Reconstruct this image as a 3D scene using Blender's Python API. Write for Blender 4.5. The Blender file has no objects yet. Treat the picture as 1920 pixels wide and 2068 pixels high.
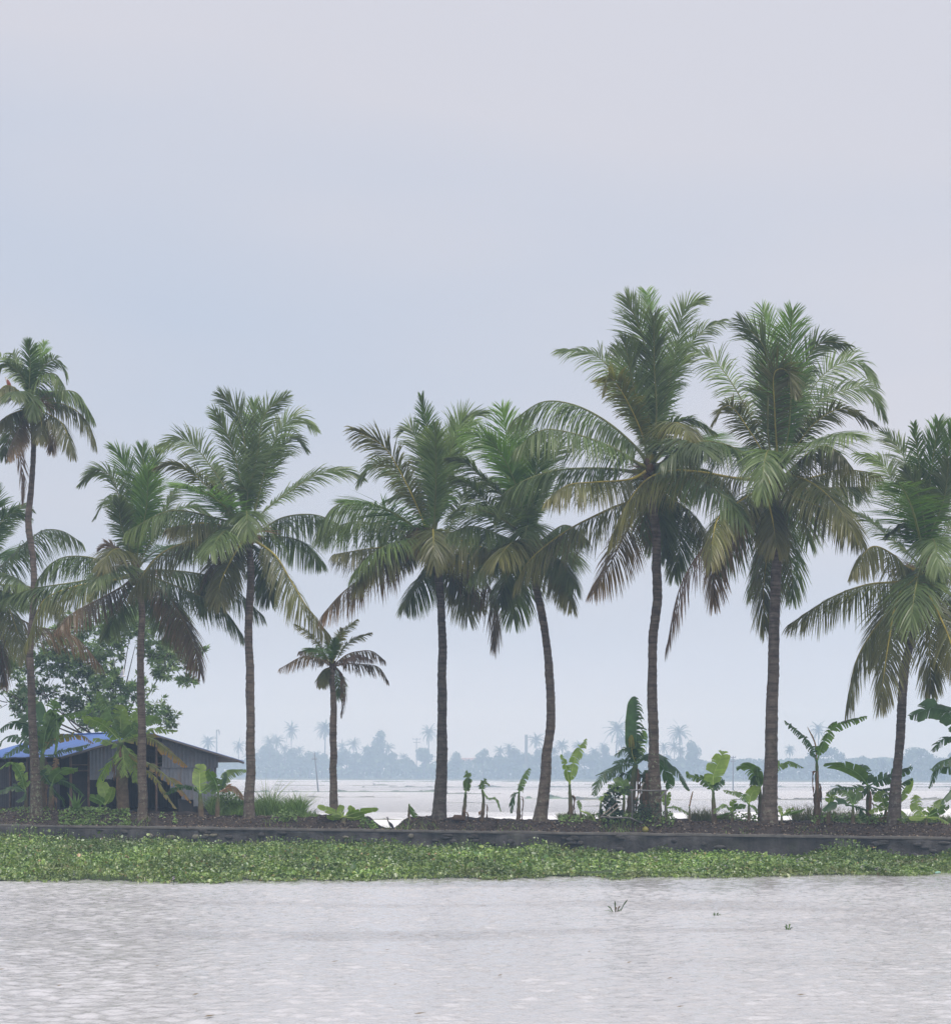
import bpy, math, random
import numpy as np
from mathutils import Vector

rng = np.random.default_rng(7)
random.seed(7)
PI = math.pi
scene = bpy.context.scene
COL = scene.collection

# ------------------------------------------------------------------ camera
FPX, CAMH, CX, HY = 4560.0, 2.5, 960.0, 1552.0      # focal length and horizon in photo pixels
cam_d = bpy.data.cameras.new('camera')
cam = bpy.data.objects.new('camera', cam_d)
COL.objects.link(cam)
cam.location = (0, 0, CAMH)
cam.rotation_euler = (PI/2, 0, 0)
cam_d.sensor_fit = 'HORIZONTAL'
cam_d.sensor_width = 36.0
cam_d.lens = 36.0*FPX/1920.0
cam_d.shift_y = (HY-1034.0)/1920.0
cam_d.clip_start = 0.5
cam_d.clip_end = 6000
scene.camera = cam

# ------------------------------------------------------------------ sky and sun
SUN_EL, SUN_AZ = math.radians(62), math.radians(158)   # azimuth from +Y (straight ahead) towards +X
world = bpy.data.worlds.new('World')
scene.world = world
world.use_nodes = True
wn, wl = world.node_tree.nodes, world.node_tree.links
wn.clear()
w_out = wn.new('ShaderNodeOutputWorld')
w_sky = wn.new('ShaderNodeTexSky')
w_sky.sky_type = 'NISHITA'
w_sky.sun_disc = False
w_sky.sun_elevation = SUN_EL
w_sky.sun_rotation = SUN_AZ
w_sky.dust_density = 4.0
w_sky.air_density = 1.0
w_bg1 = wn.new('ShaderNodeBackground'); w_bg1.inputs['Strength'].default_value = 0.13
wl.new(w_sky.outputs[0], w_bg1.inputs['Color'])
# thin high overcast: soft drifting bands, the same all round the sky
w_tc = wn.new('ShaderNodeTexCoord')
w_mp = wn.new('ShaderNodeMapping'); w_mp.inputs['Scale'].default_value = (1.6, 1.6, 6.0)
w_mp.inputs['Location'].default_value = (-6.92, 17.25, 11.65)
w_mp.inputs['Rotation'].default_value = (0.0, 0.21, 0.0)
w_nz = wn.new('ShaderNodeTexNoise'); w_nz.inputs['Scale'].default_value = 1.1
w_nz.inputs['Detail'].default_value = 3.0; w_nz.inputs['Roughness'].default_value = 0.45
w_rp = wn.new('ShaderNodeValToRGB')
w_rp.color_ramp.elements[0].position = 0.36; w_rp.color_ramp.elements[0].color = (0.545, 0.612, 0.748, 1)
w_rp.color_ramp.elements[1].position = 0.62; w_rp.color_ramp.elements[1].color = (0.675, 0.675, 0.745, 1)
w_bg2 = wn.new('ShaderNodeBackground'); w_bg2.inputs['Strength'].default_value = 1.0
wl.new(w_tc.outputs['Generated'], w_mp.inputs['Vector'])
wl.new(w_mp.outputs[0], w_nz.inputs['Vector'])
wl.new(w_nz.outputs['Fac'], w_rp.inputs[0])
wl.new(w_rp.outputs[0], w_bg2.inputs['Color'])
# an overcast sky is brighter overhead than at the horizon, the same in every direction
w_sx = wn.new('ShaderNodeSeparateXYZ'); wl.new(w_tc.outputs['Generated'], w_sx.inputs[0])
w_mr = wn.new('ShaderNodeMapRange'); wl.new(w_sx.outputs['Z'], w_mr.inputs['Value'])
w_mr.inputs['From Min'].default_value = 0.0; w_mr.inputs['From Max'].default_value = 1.0
w_mr.inputs['To Min'].default_value = 0.90; w_mr.inputs['To Max'].default_value = 1.28
wl.new(w_mr.outputs[0], w_bg2.inputs['Strength'])
w_mx = wn.new('ShaderNodeMixShader'); w_mx.inputs[0].default_value = 0.92
wl.new(w_bg1.outputs[0], w_mx.inputs[1]); wl.new(w_bg2.outputs[0], w_mx.inputs[2])
wl.new(w_mx.outputs[0], w_out.inputs['Surface'])

sun_d = bpy.data.lights.new('sun', 'SUN')
sun_d.energy = 2.6
sun_d.angle = math.radians(25)
sun_d.color = (1.0, 0.955, 0.88)
sun = bpy.data.objects.new('sun', sun_d)
COL.objects.link(sun)
sdir = Vector((math.cos(SUN_EL)*math.sin(SUN_AZ), math.cos(SUN_EL)*math.cos(SUN_AZ), math.sin(SUN_EL)))
sun.rotation_euler = sdir.to_track_quat('Z', 'Y').to_euler()
sun.location = (0, 60, 60)

scene.view_settings.view_transform = 'Standard'
scene.view_settings.look = 'None'
scene.view_settings.exposure = 0.0
scene.view_settings.gamma = 1.0
scene.view_settings.use_curve_mapping = False
scene.render.engine = 'CYCLES'
cy = scene.cycles
cy.max_bounces = 8; cy.diffuse_bounces = 3; cy.glossy_bounces = 3; cy.transmission_bounces = 3
cy.transparent_max_bounces = 8; cy.volume_bounces = 2
cy.use_denoising = True
cy.caustics_reflective = False; cy.caustics_refractive = False

# ------------------------------------------------------------------ helpers
def at(px, py, Y):
    return np.array([(px-CX)/FPX*Y, Y, CAMH-(py-HY)/FPX*Y])
def xat(px, Y): return (px-CX)/FPX*Y
def wall_y(X): return 66.05-0.4804*X                 # front face of the retaining wall
def wall_y_px(px): return 66.05/(1+0.4804*(px-CX)/FPX)
def sstep(a, b, x):
    t = np.clip((np.asarray(x, float)-a)/(b-a), 0, 1)
    return t*t*(3-2*t)
_perm = np.random.default_rng(3).random((256, 256))
def vnoise(x, y):
    x = np.asarray(x, float); y = np.asarray(y, float)
    xi = np.floor(x).astype(int); yi = np.floor(y).astype(int)
    fx = x-xi; fy = y-yi
    fx = fx*fx*(3-2*fx); fy = fy*fy*(3-2*fy)
    g = lambda a, b: _perm[a % 256, b % 256]
    return ((g(xi, yi)*(1-fx)+g(xi+1, yi)*fx)*(1-fy)+(g(xi, yi+1)*(1-fx)+g(xi+1, yi+1)*fx)*fy)*2-1
def fnoise(x, y, oct=4):
    r = 0; a = 1
    for i in range(oct):
        r = r+a*vnoise(x*2**i+17.3*i, y*2**i+9.1*i); a *= 0.5
    return r
def nrm(v):
    return v/np.maximum(np.linalg.norm(v, axis=-1, keepdims=True), 1e-9)

def tag(o, label=None, cat=None, group=None, kind=None):
    if label: o['label'] = label
    if cat: o['category'] = cat
    if group: o['group'] = group
    if kind: o['kind'] = kind
    return o
def thing(name, loc, label, cat, group=None):
    o = bpy.data.objects.new(name, None)
    o.empty_display_size = 0.3
    COL.objects.link(o)
    o.location = tuple(float(c) for c in loc)
    return tag(o, label, cat, group)
def origin(o):
    p = np.zeros(3)
    while o is not None:
        p = p+np.array(o.location); o = o.parent
    return p
def mesh(name, V, Fc, mat, parent=None, col=None, smooth=False, loc=None):
    """V in world space; Fc list of face arrays (n,3)/(n,4); parents are never rotated."""
    V = np.asarray(V, float)
    o_par = origin(parent) if parent is not None else np.zeros(3)
    base = o_par if loc is None else np.asarray(loc, float)
    if not isinstance(Fc, (list, tuple)): Fc = [Fc]
    Fc = [np.asarray(f, int) for f in Fc if len(f)]
    me = bpy.data.meshes.new(name)
    nl = sum(f.size for f in Fc); nf = sum(len(f) for f in Fc)
    me.vertices.add(len(V)); me.loops.add(nl); me.polygons.add(nf)
    me.vertices.foreach_set('co', (V-base).astype(np.float32).ravel())
    me.loops.foreach_set('vertex_index', np.concatenate([f.ravel() for f in Fc]).astype(np.int32))
    sizes = np.concatenate([np.full(len(f), f.shape[1]) for f in Fc])
    st = np.concatenate([[0], np.cumsum(sizes)[:-1]])
    me.polygons.foreach_set('loop_start', st.astype(np.int32))
    if smooth: me.polygons.foreach_set('use_smooth', np.ones(nf, bool))
    me.update(calc_edges=True)
    me.validate()
    if col is not None:
        c = np.ones((len(V), 4), np.float32); c[:, :3] = col
        a = me.color_attributes.new('Col', 'FLOAT_COLOR', 'POINT')
        a.data.foreach_set('color', c.ravel())
    if mat is not None: me.materials.append(mat)
    o = bpy.data.objects.new(name, me)
    COL.objects.link(o)
    if parent is not None:
        o.parent = parent
        o.location = tuple(base-o_par)
    else:
        o.location = tuple(base)
    return o
class MB:
    """collects pieces of ONE mesh"""
    def __init__(s): s.V = []; s.Q = []; s.T = []; s.C = []; s.n = 0
    def add(s, V, q=None, t=None, c=None):
        V = np.asarray(V, float).reshape(-1, 3)
        if q is not None and len(q): s.Q.append(np.asarray(q, int).reshape(-1, 4)+s.n)
        if t is not None and len(t): s.T.append(np.asarray(t, int).reshape(-1, 3)+s.n)
        if c is None: c = (0.5, 0.5, 0.5)
        s.C.append(np.broadcast_to(np.asarray(c, float), (len(V), 3)))
        s.V.append(V); s.n += len(V)
    def build(s, name, mat, parent=None, smooth=False, loc=None):
        f = []
        if s.Q: f.append(np.concatenate(s.Q))
        if s.T: f.append(np.concatenate(s.T))
        return mesh(name, np.concatenate(s.V), f, mat, parent, np.concatenate(s.C), smooth, loc)
def spline(P, n):
    P = np.asarray(P, float)
    if len(P) == 2: return P[0]+(P[1]-P[0])*np.linspace(0, 1, n)[:, None]
    d = np.concatenate([[0], np.cumsum(np.sqrt(np.linalg.norm(np.diff(P, axis=0), axis=1))+1e-6)])
    E = np.vstack([2*P[0]-P[1], P, 2*P[-1]-P[-2]])
    dd = np.concatenate([[d[0]-(d[1]-d[0])], d, [d[-1]+(d[-1]-d[-2])]])
    out = []
    for t in np.linspace(d[0], d[-1], n*3):
        i = min(max(np.searchsorted(d, t, 'right')-1, 0), len(P)-2)+1
        p0, p1, p2, p3 = E[i-1:i+3]; t0, t1, t2, t3 = dd[i-1:i+3]
        a1 = (t1-t)/(t1-t0)*p0+(t-t0)/(t1-t0)*p1; a2 = (t2-t)/(t2-t1)*p1+(t-t1)/(t2-t1)*p2
        a3 = (t3-t)/(t3-t2)*p2+(t-t2)/(t3-t2)*p3
        b1 = (t2-t)/(t2-t0)*a1+(t-t0)/(t2-t0)*a2; b2 = (t3-t)/(t3-t1)*a2+(t-t1)/(t3-t1)*a3
        out.append((t2-t)/(t2-t1)*b1+(t-t1)/(t2-t1)*b2)
    out = np.array(out)
    s = np.concatenate([[0], np.cumsum(np.linalg.norm(np.diff(out, axis=0), axis=1))])
    u = np.linspace(0, s[-1], n)
    return np.stack([np.interp(u, s, out[:, k]) for k in range(3)], 1)
def tube(P, R, sides=8, cap=True, flat=1.0):
    """V, quads, tris of a tube through P with radii R"""
    P = np.asarray(P, float); n = len(P)
    R = np.broadcast_to(np.asarray(R, float), (n,))
    T = nrm(np.gradient(P, axis=0))
    a = np.array([0, 1, 0.]) if abs(T[:, 1]).mean() < 0.75 else np.array([1., 0, 0])
    U = nrm(np.cross(T, a)); W = nrm(np.cross(U, T))
    th = np.linspace(0, 2*PI, sides, endpoint=False)
    V = (P[:, None]+R[:, None, None]*(np.cos(th)[None, :, None]*U[:, None]+flat*np.sin(th)[None, :, None]*W[:, None])).reshape(-1, 3)
    i = np.arange(n-1)[:, None]*sides; j = np.arange(sides)[None]; k = (j+1) % sides
    q = np.stack([i+j, i+k, i+sides+k, i+sides+j], -1).reshape(-1, 4)
    t = np.zeros((0, 3), int)
    if cap:
        V = np.vstack([V, P[:1], P[-1:]])
        j = np.arange(sides); k = (j+1) % sides; b = n*sides
        t = np.vstack([np.stack([k, j, np.full(sides, b)], 1), np.stack([j+(n-1)*sides, k+(n-1)*sides, np.full(sides, b+1)], 1)])
    return V, q, t
def box(c, s):
    c = np.asarray(c, float); s = np.asarray(s, float)/2
    V = np.array([[x, y, z] for x in (-1, 1) for y in (-1, 1) for z in (-1, 1)])*s+c
    return V, np.array([[0, 1, 3, 2], [4, 6, 7, 5], [0, 4, 5, 1], [2, 3, 7, 6], [0, 2, 6, 4], [1, 5, 7, 3]])
def bar(a, b, w, h):
    """square-section bar from a to b"""
    a = np.asarray(a, float); b = np.asarray(b, float)
    t = nrm(b-a); up = np.array([0, 0, 1.]) if abs(t[2]) < 0.9 else np.array([0, 1., 0])
    u = nrm(np.cross(t, up)); v = np.cross(u, t)
    V = []
    for p in (a, b):
        for x, y in ((-1, -1), (1, -1), (1, 1), (-1, 1)): V.append(p+u*x*w/2+v*y*h/2)
    return np.array(V), np.array([[3, 2, 1, 0], [4, 5, 6, 7], [0, 1, 5, 4], [1, 2, 6, 5], [2, 3, 7, 6], [3, 0, 4, 7]])

# ------------------------------------------------------------------ materials
def nodes(name):
    m = bpy.data.materials.new(name); m.use_nodes = True
    n = m.node_tree.nodes; l = m.node_tree.links
    return m, n, l, n['Principled BSDF'], n['Material Output']
def noise_node(n, l, scale, detail=4.0, rough=0.55, vec=None, kind='Object', sc=None):
    t = n.new('ShaderNodeTexNoise'); t.inputs['Scale'].default_value = scale
    t.inputs['Detail'].default_value = detail; t.inputs['Roughness'].default_value = rough
    tc = n.new('ShaderNodeTexCoord'); src = tc.outputs[kind]
    if sc:
        mp = n.new('ShaderNodeMapping'); mp.inputs['Scale'].default_value = sc
        l.new(src, mp.inputs['Vector']); src = mp.outputs[0]
    l.new(src, t.inputs['Vector'])
    return t
def ramp(n, l, fac, stops):
    r = n.new('ShaderNodeValToRGB'); e = r.color_ramp.elements
    while len(e) < len(stops): e.new(0.5)
    for k, (p, c) in enumerate(stops):
        e[k].position = p; e[k].color = tuple(c)+(1,)
    l.new(fac, r.inputs[0]); return r
def mixc(n, l, fac, a, b, mode='MIX'):
    m = n.new('ShaderNodeMix'); m.data_type = 'RGBA'; m.blend_type = mode
    if isinstance(fac, (int, float)): m.inputs[0].default_value = fac
    else: l.new(fac, m.inputs[0])
    for s, v in ((6, a), (7, b)):
        if isinstance(v, tuple): m.inputs[s].default_value = v+(1,)
        else: l.new(v, m.inputs[s])
    return m.outputs[2]
def bump(n, l, h, strength, dist=0.02):
    b = n.new('ShaderNodeBump'); b.inputs['Strength'].default_value = strength; b.inputs['Distance'].default_value = dist
    l.new(h, b.inputs['Height']); return b
def leaf_mat(name, rough=0.42, transl=0.3, spec=0.5, nscale=3.0, vary=0.35, tint=(1.25, 1.35, 0.6)):
    m, n, l, p, out = nodes(name)
    at_ = n.new('ShaderNodeAttribute'); at_.attribute_name = 'Col'
    nz = noise_node(n, l, nscale, 3)
    r = ramp(n, l, nz.outputs['Fac'], [(0.3, (1-vary,)*3), (0.7, (1+vary*0.8,)*3)])
    c = mixc(n, l, 1.0, at_.outputs['Color'], r.outputs[0], 'MULTIPLY')
    l.new(c, p.inputs['Base Color'])
    p.inputs['Roughness'].default_value = rough
    p.inputs['Specular IOR Level'].default_value = spec
    tr = n.new('ShaderNodeBsdfTranslucent')
    c2 = mixc(n, l, 1.0, c, tint, 'MULTIPLY'); l.new(c2, tr.inputs['Color'])
    mx = n.new('ShaderNodeMixShader'); mx.inputs[0].default_value = transl
    l.new(p.outputs[0], mx.inputs[1]); l.new(tr.outputs[0], mx.inputs[2]); l.new(mx.outputs[0], out.inputs['Surface'])
    return m
def vcol_mat(name, rough=0.8, nscale=8.0, vary=0.35, spec=0.2, bmp=0.4, bscale=30.0):
    m, n, l, p, out = nodes(name)
    at_ = n.new('ShaderNodeAttribute'); at_.attribute_name = 'Col'
    nz = noise_node(n, l, nscale, 5, 0.65)
    r = ramp(n, l, nz.outputs['Fac'], [(0.3, (1-vary,)*3), (0.7, (1+vary,)*3)])
    l.new(mixc(n, l, 1.0, at_.outputs['Color'], r.outputs[0], 'MULTIPLY'), p.inputs['Base Color'])
    p.inputs['Roughness'].default_value = rough; p.inputs['Specular IOR Level'].default_value = spec
    if bmp:
        b = noise_node(n, l, bscale, 4)
        l.new(bump(n, l, b.outputs['Fac'], bmp).outputs[0], p.inputs['Normal'])
    return m

M = {}
M['frond'] = leaf_mat('palm leaf', rough=0.38, transl=0.34, spec=0.5, nscale=0.9)
M['rib'] = vcol_mat('palm midrib', rough=0.5, nscale=3, bmp=0.1)
M['banana'] = leaf_mat('banana leaf', rough=0.40, transl=0.38, spec=0.5, nscale=5.0, vary=0.25, tint=(1.3, 1.5, 0.5))
M['leaf'] = leaf_mat('tree leaf', rough=0.4, transl=0.2, spec=0.5, nscale=1.5)
M['hyacinth'] = leaf_mat('hyacinth leaf', rough=0.30, transl=0.22, spec=0.6, nscale=1.2, vary=0.35)
M['grass'] = leaf_mat('grass blade', rough=0.5, transl=0.3, nscale=2.0)
M['far'] = leaf_mat('distant foliage', rough=0.6, transl=0.15, nscale=0.25, vary=0.4)
M['wood'] = vcol_mat('weathered wood', rough=0.8, nscale=6)
M['dry'] = vcol_mat('dry leaf', rough=0.85, nscale=10, bmp=0.2)
M['feather'] = vcol_mat('feather', rough=0.7, nscale=20, vary=0.2, bmp=0.1)
M['petal'] = leaf_mat('lilac petal', rough=0.6, transl=0.3, nscale=9, vary=0.15, tint=(1, 1, 1))

def bark_mat(name, dark, light, lichen, lich_z, lich_a=0.0):
    m, n, l, p, out = nodes(name)
    nz = noise_node(n, l, 5.0, 6, 0.7)
    base = ramp(n, l, nz.outputs['Fac'], [(0.25, dark), (0.75, light)])
    rg = noise_node(n, l, 1.0, 3, 0.6, sc=(1.5, 1.5, 13.0))
    rr = ramp(n, l, rg.outputs['Fac'], [(0.34, (0.62,)*3), (0.52, (1.0,)*3), (0.68, (1.3,)*3)])
    c = mixc(n, l, 1.0, base.outputs[0], rr.outputs[0], 'MULTIPLY')
    sp = noise_node(n, l, 11.0, 5, 0.75)
    tc = n.new('ShaderNodeTexCoord'); sx = n.new('ShaderNodeSeparateXYZ'); l.new(tc.outputs['Object'], sx.inputs[0])
    mr = n.new('ShaderNodeMapRange'); l.new(sx.outputs['Z'], mr.inputs['Value'])
    mr.inputs['From Min'].default_value = 0.3; mr.inputs['From Max'].default_value = lich_z
    mr.inputs['To Min'].default_value = lich_a; mr.inputs['To Max'].default_value = -0.12
    ad = n.new('ShaderNodeMath'); ad.operation = 'ADD'; l.new(sp.outputs['Fac'], ad.inputs[0]); l.new(mr.outputs[0], ad.inputs[1])
    th = ramp(n, l, ad.outputs[0], [(0.57, (0, 0, 0)), (0.63, (1, 1, 1))])
    c = mixc(n, l, th.outputs[0], c, lichen)
    oi = n.new('ShaderNodeObjectInfo'); orr = ramp(n, l, oi.outputs['Random'], [(0.0, (0.72, 0.74, 0.78)), (1.0, (1.18, 1.12, 1.05))])
    c = mixc(n, l, 1.0, c, orr.outputs[0], 'MULTIPLY')
    l.new(c, p.inputs['Base Color'])
    p.inputs['Roughness'].default_value = 0.9; p.inputs['Specular IOR Level'].default_value = 0.15
    bz = noise_node(n, l, 14.0, 5, 0.7)
    l.new(bump(n, l, bz.outputs['Fac'], 0.6, 0.03).outputs[0], p.inputs['Normal'])
    return m
M['bark'] = bark_mat('palm bark', (0.068, 0.054, 0.046), (0.225, 0.182, 0.150), (0.24, 0.24, 0.19), 5.0, 0.02)
M['bark_lichen'] = bark_mat('lichened palm bark', (0.065, 0.05, 0.042), (0.21, 0.165, 0.13), (0.27, 0.30, 0.2), 6.0, 0.05)
M['bark_tree'] = bark_mat('tree bark', (0.04, 0.035, 0.03), (0.12, 0.10, 0.08), (0.16, 0.16, 0.13), 1.0)

# ================================================================== SETTING
def grid_faces(nx, ny):
    i = np.arange(nx-1)[:, None]; j = np.arange(ny-1)[None]
    a = i*ny+j
    return np.stack([a, a+ny, a+ny+1, a+1], -1).reshape(-1, 4)

# ---- bed under everything
m, n, l, p, out = nodes('mud bed')
p.inputs['Base Color'].default_value = (0.09, 0.075, 0.06, 1); p.inputs['Roughness'].default_value = 0.9
M['mud'] = m
gx, gy = np.meshgrid([-1400, -200, 0, 200, 1400], [-250, 0, 60, 200, 700, 1450], indexing='ij')
tag(mesh('ground', np.stack([gx, gy, np.full(gx.shape, -3.6)], -1).reshape(-1, 3), grid_faces(5, 6), M['mud']), 'dark mud bed under the river and fields', None, None, 'structure')

# ---- river
def water_mat(name, base, rough, bs):
    m, n, l, p, out = nodes(name)
    p.inputs['IOR'].default_value = 1.33
    at_ = n.new('ShaderNodeAttribute'); at_.attribute_name = 'Col'      # red: how wind-ruffled, green: base tone, low in the painted dark ripple bands
    av = n.new('ShaderNodeSeparateColor'); l.new(at_.outputs['Color'], av.inputs[0])
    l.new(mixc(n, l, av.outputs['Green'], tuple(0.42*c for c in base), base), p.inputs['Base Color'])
    mr = n.new('ShaderNodeMapRange'); l.new(av.outputs['Red'], mr.inputs['Value'])
    mr.inputs['To Min'].default_value = 0.03; mr.inputs['To Max'].default_value = rough
    l.new(mr.outputs[0], p.inputs['Roughness'])
    nz = noise_node(n, l, 1.0, 3, 0.65, sc=(15, 9, 1))
    b = bump(n, l, nz.outputs['Fac'], bs, 0.02)
    ms = n.new('ShaderNodeMath'); ms.operation = 'MULTIPLY'; l.new(av.outputs['Red'], ms.inputs[0]); ms.inputs[1].default_value = bs
    l.new(ms.outputs[0], b.inputs['Strength'])
    l.new(b.outputs[0], p.inputs['Normal'])
    return m
M['river'] = water_mat('muddy river water', (0.58, 0.555, 0.56), 0.05, 1.0)
xs = np.concatenate([np.linspace(-120, -18, 18), np.linspace(-17.5, 14.5, 480), np.linspace(15, 90, 16)])
ys = np.concatenate([np.linspace(-60, 16, 10), np.linspace(17, 54, 600), np.linspace(54.4, 78, 40)])
gx, gy = np.meshgrid(xs, ys, indexing='ij')
wy = wall_y(gx)+0.3
gy = np.where((gy > 54) & (np.abs(gx) < 40), 54+(gy-54)/24.0*(wy-54), gy)
gy = np.where(np.abs(gx) >= 40, np.minimum(gy, wy), gy)
def edge_y(px):   # front edge of the hyacinth mat as a distance
    py = np.interp(px, [-400, 0, 250, 600, 1000, 1500, 1920, 2300], [1779, 1779, 1783, 1781, 1776, 1772, 1766, 1763])
    return CAMH*FPX/(py-HY)
pxg = gx/np.maximum(gy, 1)*FPX+CX
dedge = edge_y(pxg)-gy                                  # metres of open water in front of the mat
calm_w = np.interp(pxg, [0, 600, 1000, 1400, 1920], [0.5, 1.2, 3.5, 6.0, 7.0])*(1+0.3*vnoise(gx*0.6, gy*0.1))
ruf = sstep(0.65, 1.15, dedge/calm_w)
amp = 0.45+0.55*ruf
gust = 0.5+0.5*fnoise(gx*0.09+4, gy*0.22+1.5, 3)
amp = amp*(0.62+0.45*np.clip(gust, 0, 1.2))
amp = amp*sstep(58, 54, gy)*sstep(14, 18, gy)
clear = sstep(0.15, 0.75, fnoise(gx*0.10+2, gy*0.40+0.5, 3)+0.9*np.exp(-((gy-41.0+0.10*gx)/2.6)**2)*(0.6+0.4*vnoise(gx*0.22, gy*0.1)))*sstep(24, 33, gy)  # where dark ripple bands are painted; the waves are rougher there too
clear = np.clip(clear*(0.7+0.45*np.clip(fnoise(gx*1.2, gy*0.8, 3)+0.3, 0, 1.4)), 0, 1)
ripple_tone = (1-0.4*clear)*(0.85+0.15*ruf)                                     # dark ripple bands painted into the water's base colour
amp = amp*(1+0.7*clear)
rw = np.random.default_rng(12); gz = np.zeros_like(gx)   # many small wind waves of different length and heading
for lam in np.exp(rw.uniform(math.log(0.14), math.log(0.48), 100)):
    th_ = rw.normal(-1.2, 1.3); kx, ky = 2*PI/lam*math.cos(th_), 2*PI/lam*math.sin(th_)
    gz += 0.025*lam/(2*PI)*np.sin(kx*gx+ky*gy+rw.uniform(0, 2*PI))
gz = gz*amp
tag(mesh('river_water', np.stack([gx, gy, gz], -1).reshape(-1, 3), grid_faces(len(xs), len(ys)), M['river'], None, np.stack([np.clip(amp, 0, 1), ripple_tone, ripple_tone], -1).reshape(-1, 3), True), 'pale rippled muddy river water in the foreground', None, None, 'structure')

# ---- flooded paddy field behind the bank
M['field'] = water_mat('still paddy water', (0.78, 0.755, 0.755), 0.6, 0.0)
FZ = -2.5                                                # the fields lie below the river
V = [(-1400, 128, FZ), (-120, 128, FZ), (90, 28, FZ), (1400, 28, FZ), (1400, 1440, FZ), (-1400, 1440, FZ)]
tag(mesh('paddy_water', V, [[[0, 1, 4, 5]], [[1, 2, 3, 4]]], M['field'], None, np.full((6, 3), 1.0)), 'still white flooded paddy field beyond the palms', None, None, 'structure')

# ---- bank of earth
def bank_z(X, off, fine=True):
    X = np.asarray(X, float); off = np.asarray(off, float)
    zp = 0.93+0.05*vnoise(X*0.5, off*0.3)+0.10*sstep(-9, -13, X)
    zp = zp-0.36*np.exp(-((X+2.75)/0.55)**4)
    end = 5.0+24*sstep(-6.2, -9.5, X)
    z = 0.60+(zp-0.60)*sstep(0.45, 1.5, off)
    z = z-(zp+3.2)*sstep(0, 1, (off-end)/5.0)
    if fine:
        z = z+(0.05*fnoise(X*2.2, off*2.2, 3)+0.035*np.abs(vnoise(X*6, off*6)))*sstep(0.4, 0.9, off)
    return z
def bank_base(px, Y):
    X = xat(px, Y); return float(bank_z(X, Y-wall_y(X), False))
m, n, l, p, out = nodes('bank soil')
nz = noise_node(n, l, 3.0, 8, 0.75)
r = ramp(n, l, nz.outputs['Fac'], [(0.3, (0.034, 0.028, 0.026)), (0.55, (0.072, 0.058, 0.052)), (0.75, (0.15, 0.12, 0.10))])
fl = noise_node(n, l, 22.0, 3, 0.6)
ft = ramp(n, l, fl.outputs['Fac'], [(0.66, (0, 0, 0)), (0.70, (1, 1, 1))])
l.new(mixc(n, l, ft.outputs[0], r.outputs[0], (0.26, 0.21, 0.17)), p.inputs['Base Color'])
p.inputs['Roughness'].default_value = 0.95; p.inputs['Specular IOR Level'].default_value = 0.1
bz = noise_node(n, l, 12.0, 6, 0.7)
l.new(bump(n, l, bz.outputs['Fac'], 0.9, 0.06).outputs[0], p.inputs['Normal'])
M['soil'] = m
xs = np.concatenate([np.linspace(-120, -19, 26), np.linspace(-18.6, 15, 480), np.linspace(15.6, 90, 24)])
us = np.concatenate([np.linspace(0.3, 2.4, 34), np.linspace(2.6, 9, 22), np.linspace(9.5, 34, 16)])
gx, gu = np.meshgrid(xs, us, indexing='ij')
gz = bank_z(gx, gu); gz[:, 0] = 0.2
tag(mesh('bank_ground', np.stack([gx, wall_y(gx)+gu, gz], -1).reshape(-1, 3), grid_faces(len(xs), len(us)), M['soil']), 'dark crumbly earth bank along the river wall', None, None, 'structure')

# ---- retaining wall
wall = thing('retaining_wall', (-2, wall_y(-2), 0), 'long low dark masonry retaining wall between hyacinth and earth bank', 'wall')
m, n, l, p, out = nodes('wall plaster')
nz = noise_node(n, l, 1.6, 7, 0.7)
r = ramp(n, l, nz.outputs['Fac'], [(0.3, (0.055, 0.053, 0.056)), (0.6, (0.105, 0.098, 0.100)), (0.8, (0.165, 0.15, 0.142))])
st = noise_node(n, l, 1.0, 4, 0.6, sc=(3.0, 3.0, 0.5))
sr = ramp(n, l, st.outputs['Fac'], [(0.4, (0.6,)*3), (0.65, (1.15,)*3)])
c = mixc(n, l, 1.0, r.outputs[0], sr.outputs[0], 'MULTIPLY')
al = noise_node(n, l, 0.9, 5, 0.7)
ar = ramp(n, l, al.outputs['Fac'], [(0.55, (0, 0, 0)), (0.72, (0.6, 0.6, 0.6))])
l.new(mixc(n, l, ar.outputs[0], c, (0.075, 0.085, 0.05)), p.inputs['Base Color'])
p.inputs['Roughness'].default_value = 0.85
bz = noise_node(n, l, 9.0, 6, 0.7)
l.new(bump(n, l, bz.outputs['Fac'], 0.8, 0.05).outputs[0], p.inputs['Normal'])
M['wall'] = m
xs = np.concatenate([np.linspace(-120, -19, 16), np.linspace(-18, 15, 330), np.linspace(16, 90, 14)])
zs = np.linspace(-0.9, 0.63, 16)
gx, gz = np.meshgrid(xs, zs, indexing='ij')
dy = -0.05*fnoise(gx*1.6, gz*3+5, 4)*sstep(0.63, 0.5, gz)
Vf = np.stack([gx, wall_y(gx)+dy, gz], -1).reshape(-1, 3)
top = np.stack([xs, wall_y(xs)+0.42, np.full(len(xs), 0.63)], -1)
nV = len(Vf); k = len(zs)
i = np.arange(len(xs)-1)
tf = np.stack([i*k+k-1, (i+1)*k+k-1, nV+i+1, nV+i], -1)
mesh('masonry', np.vstack([Vf, top]), np.vstack([grid_faces(len(xs), k), tf]), M['wall'], wall)
m, n, l, p, out = nodes('coping cement')
nz = noise_node(n, l, 4.0, 7, 0.7)
r = ramp(n, l, nz.outputs['Fac'], [(0.3, (0.065, 0.06, 0.058)), (0.7, (0.15, 0.14, 0.13))])
l.new(r.outputs[0], p.inputs['Base Color']); p.inputs['Roughness'].default_value = 0.9
M['coping'] = m
mb = MB()
xs = np.linspace(-60, 60, 600)
e = 0.012*vnoise(xs*1.7, xs*0)
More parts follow.
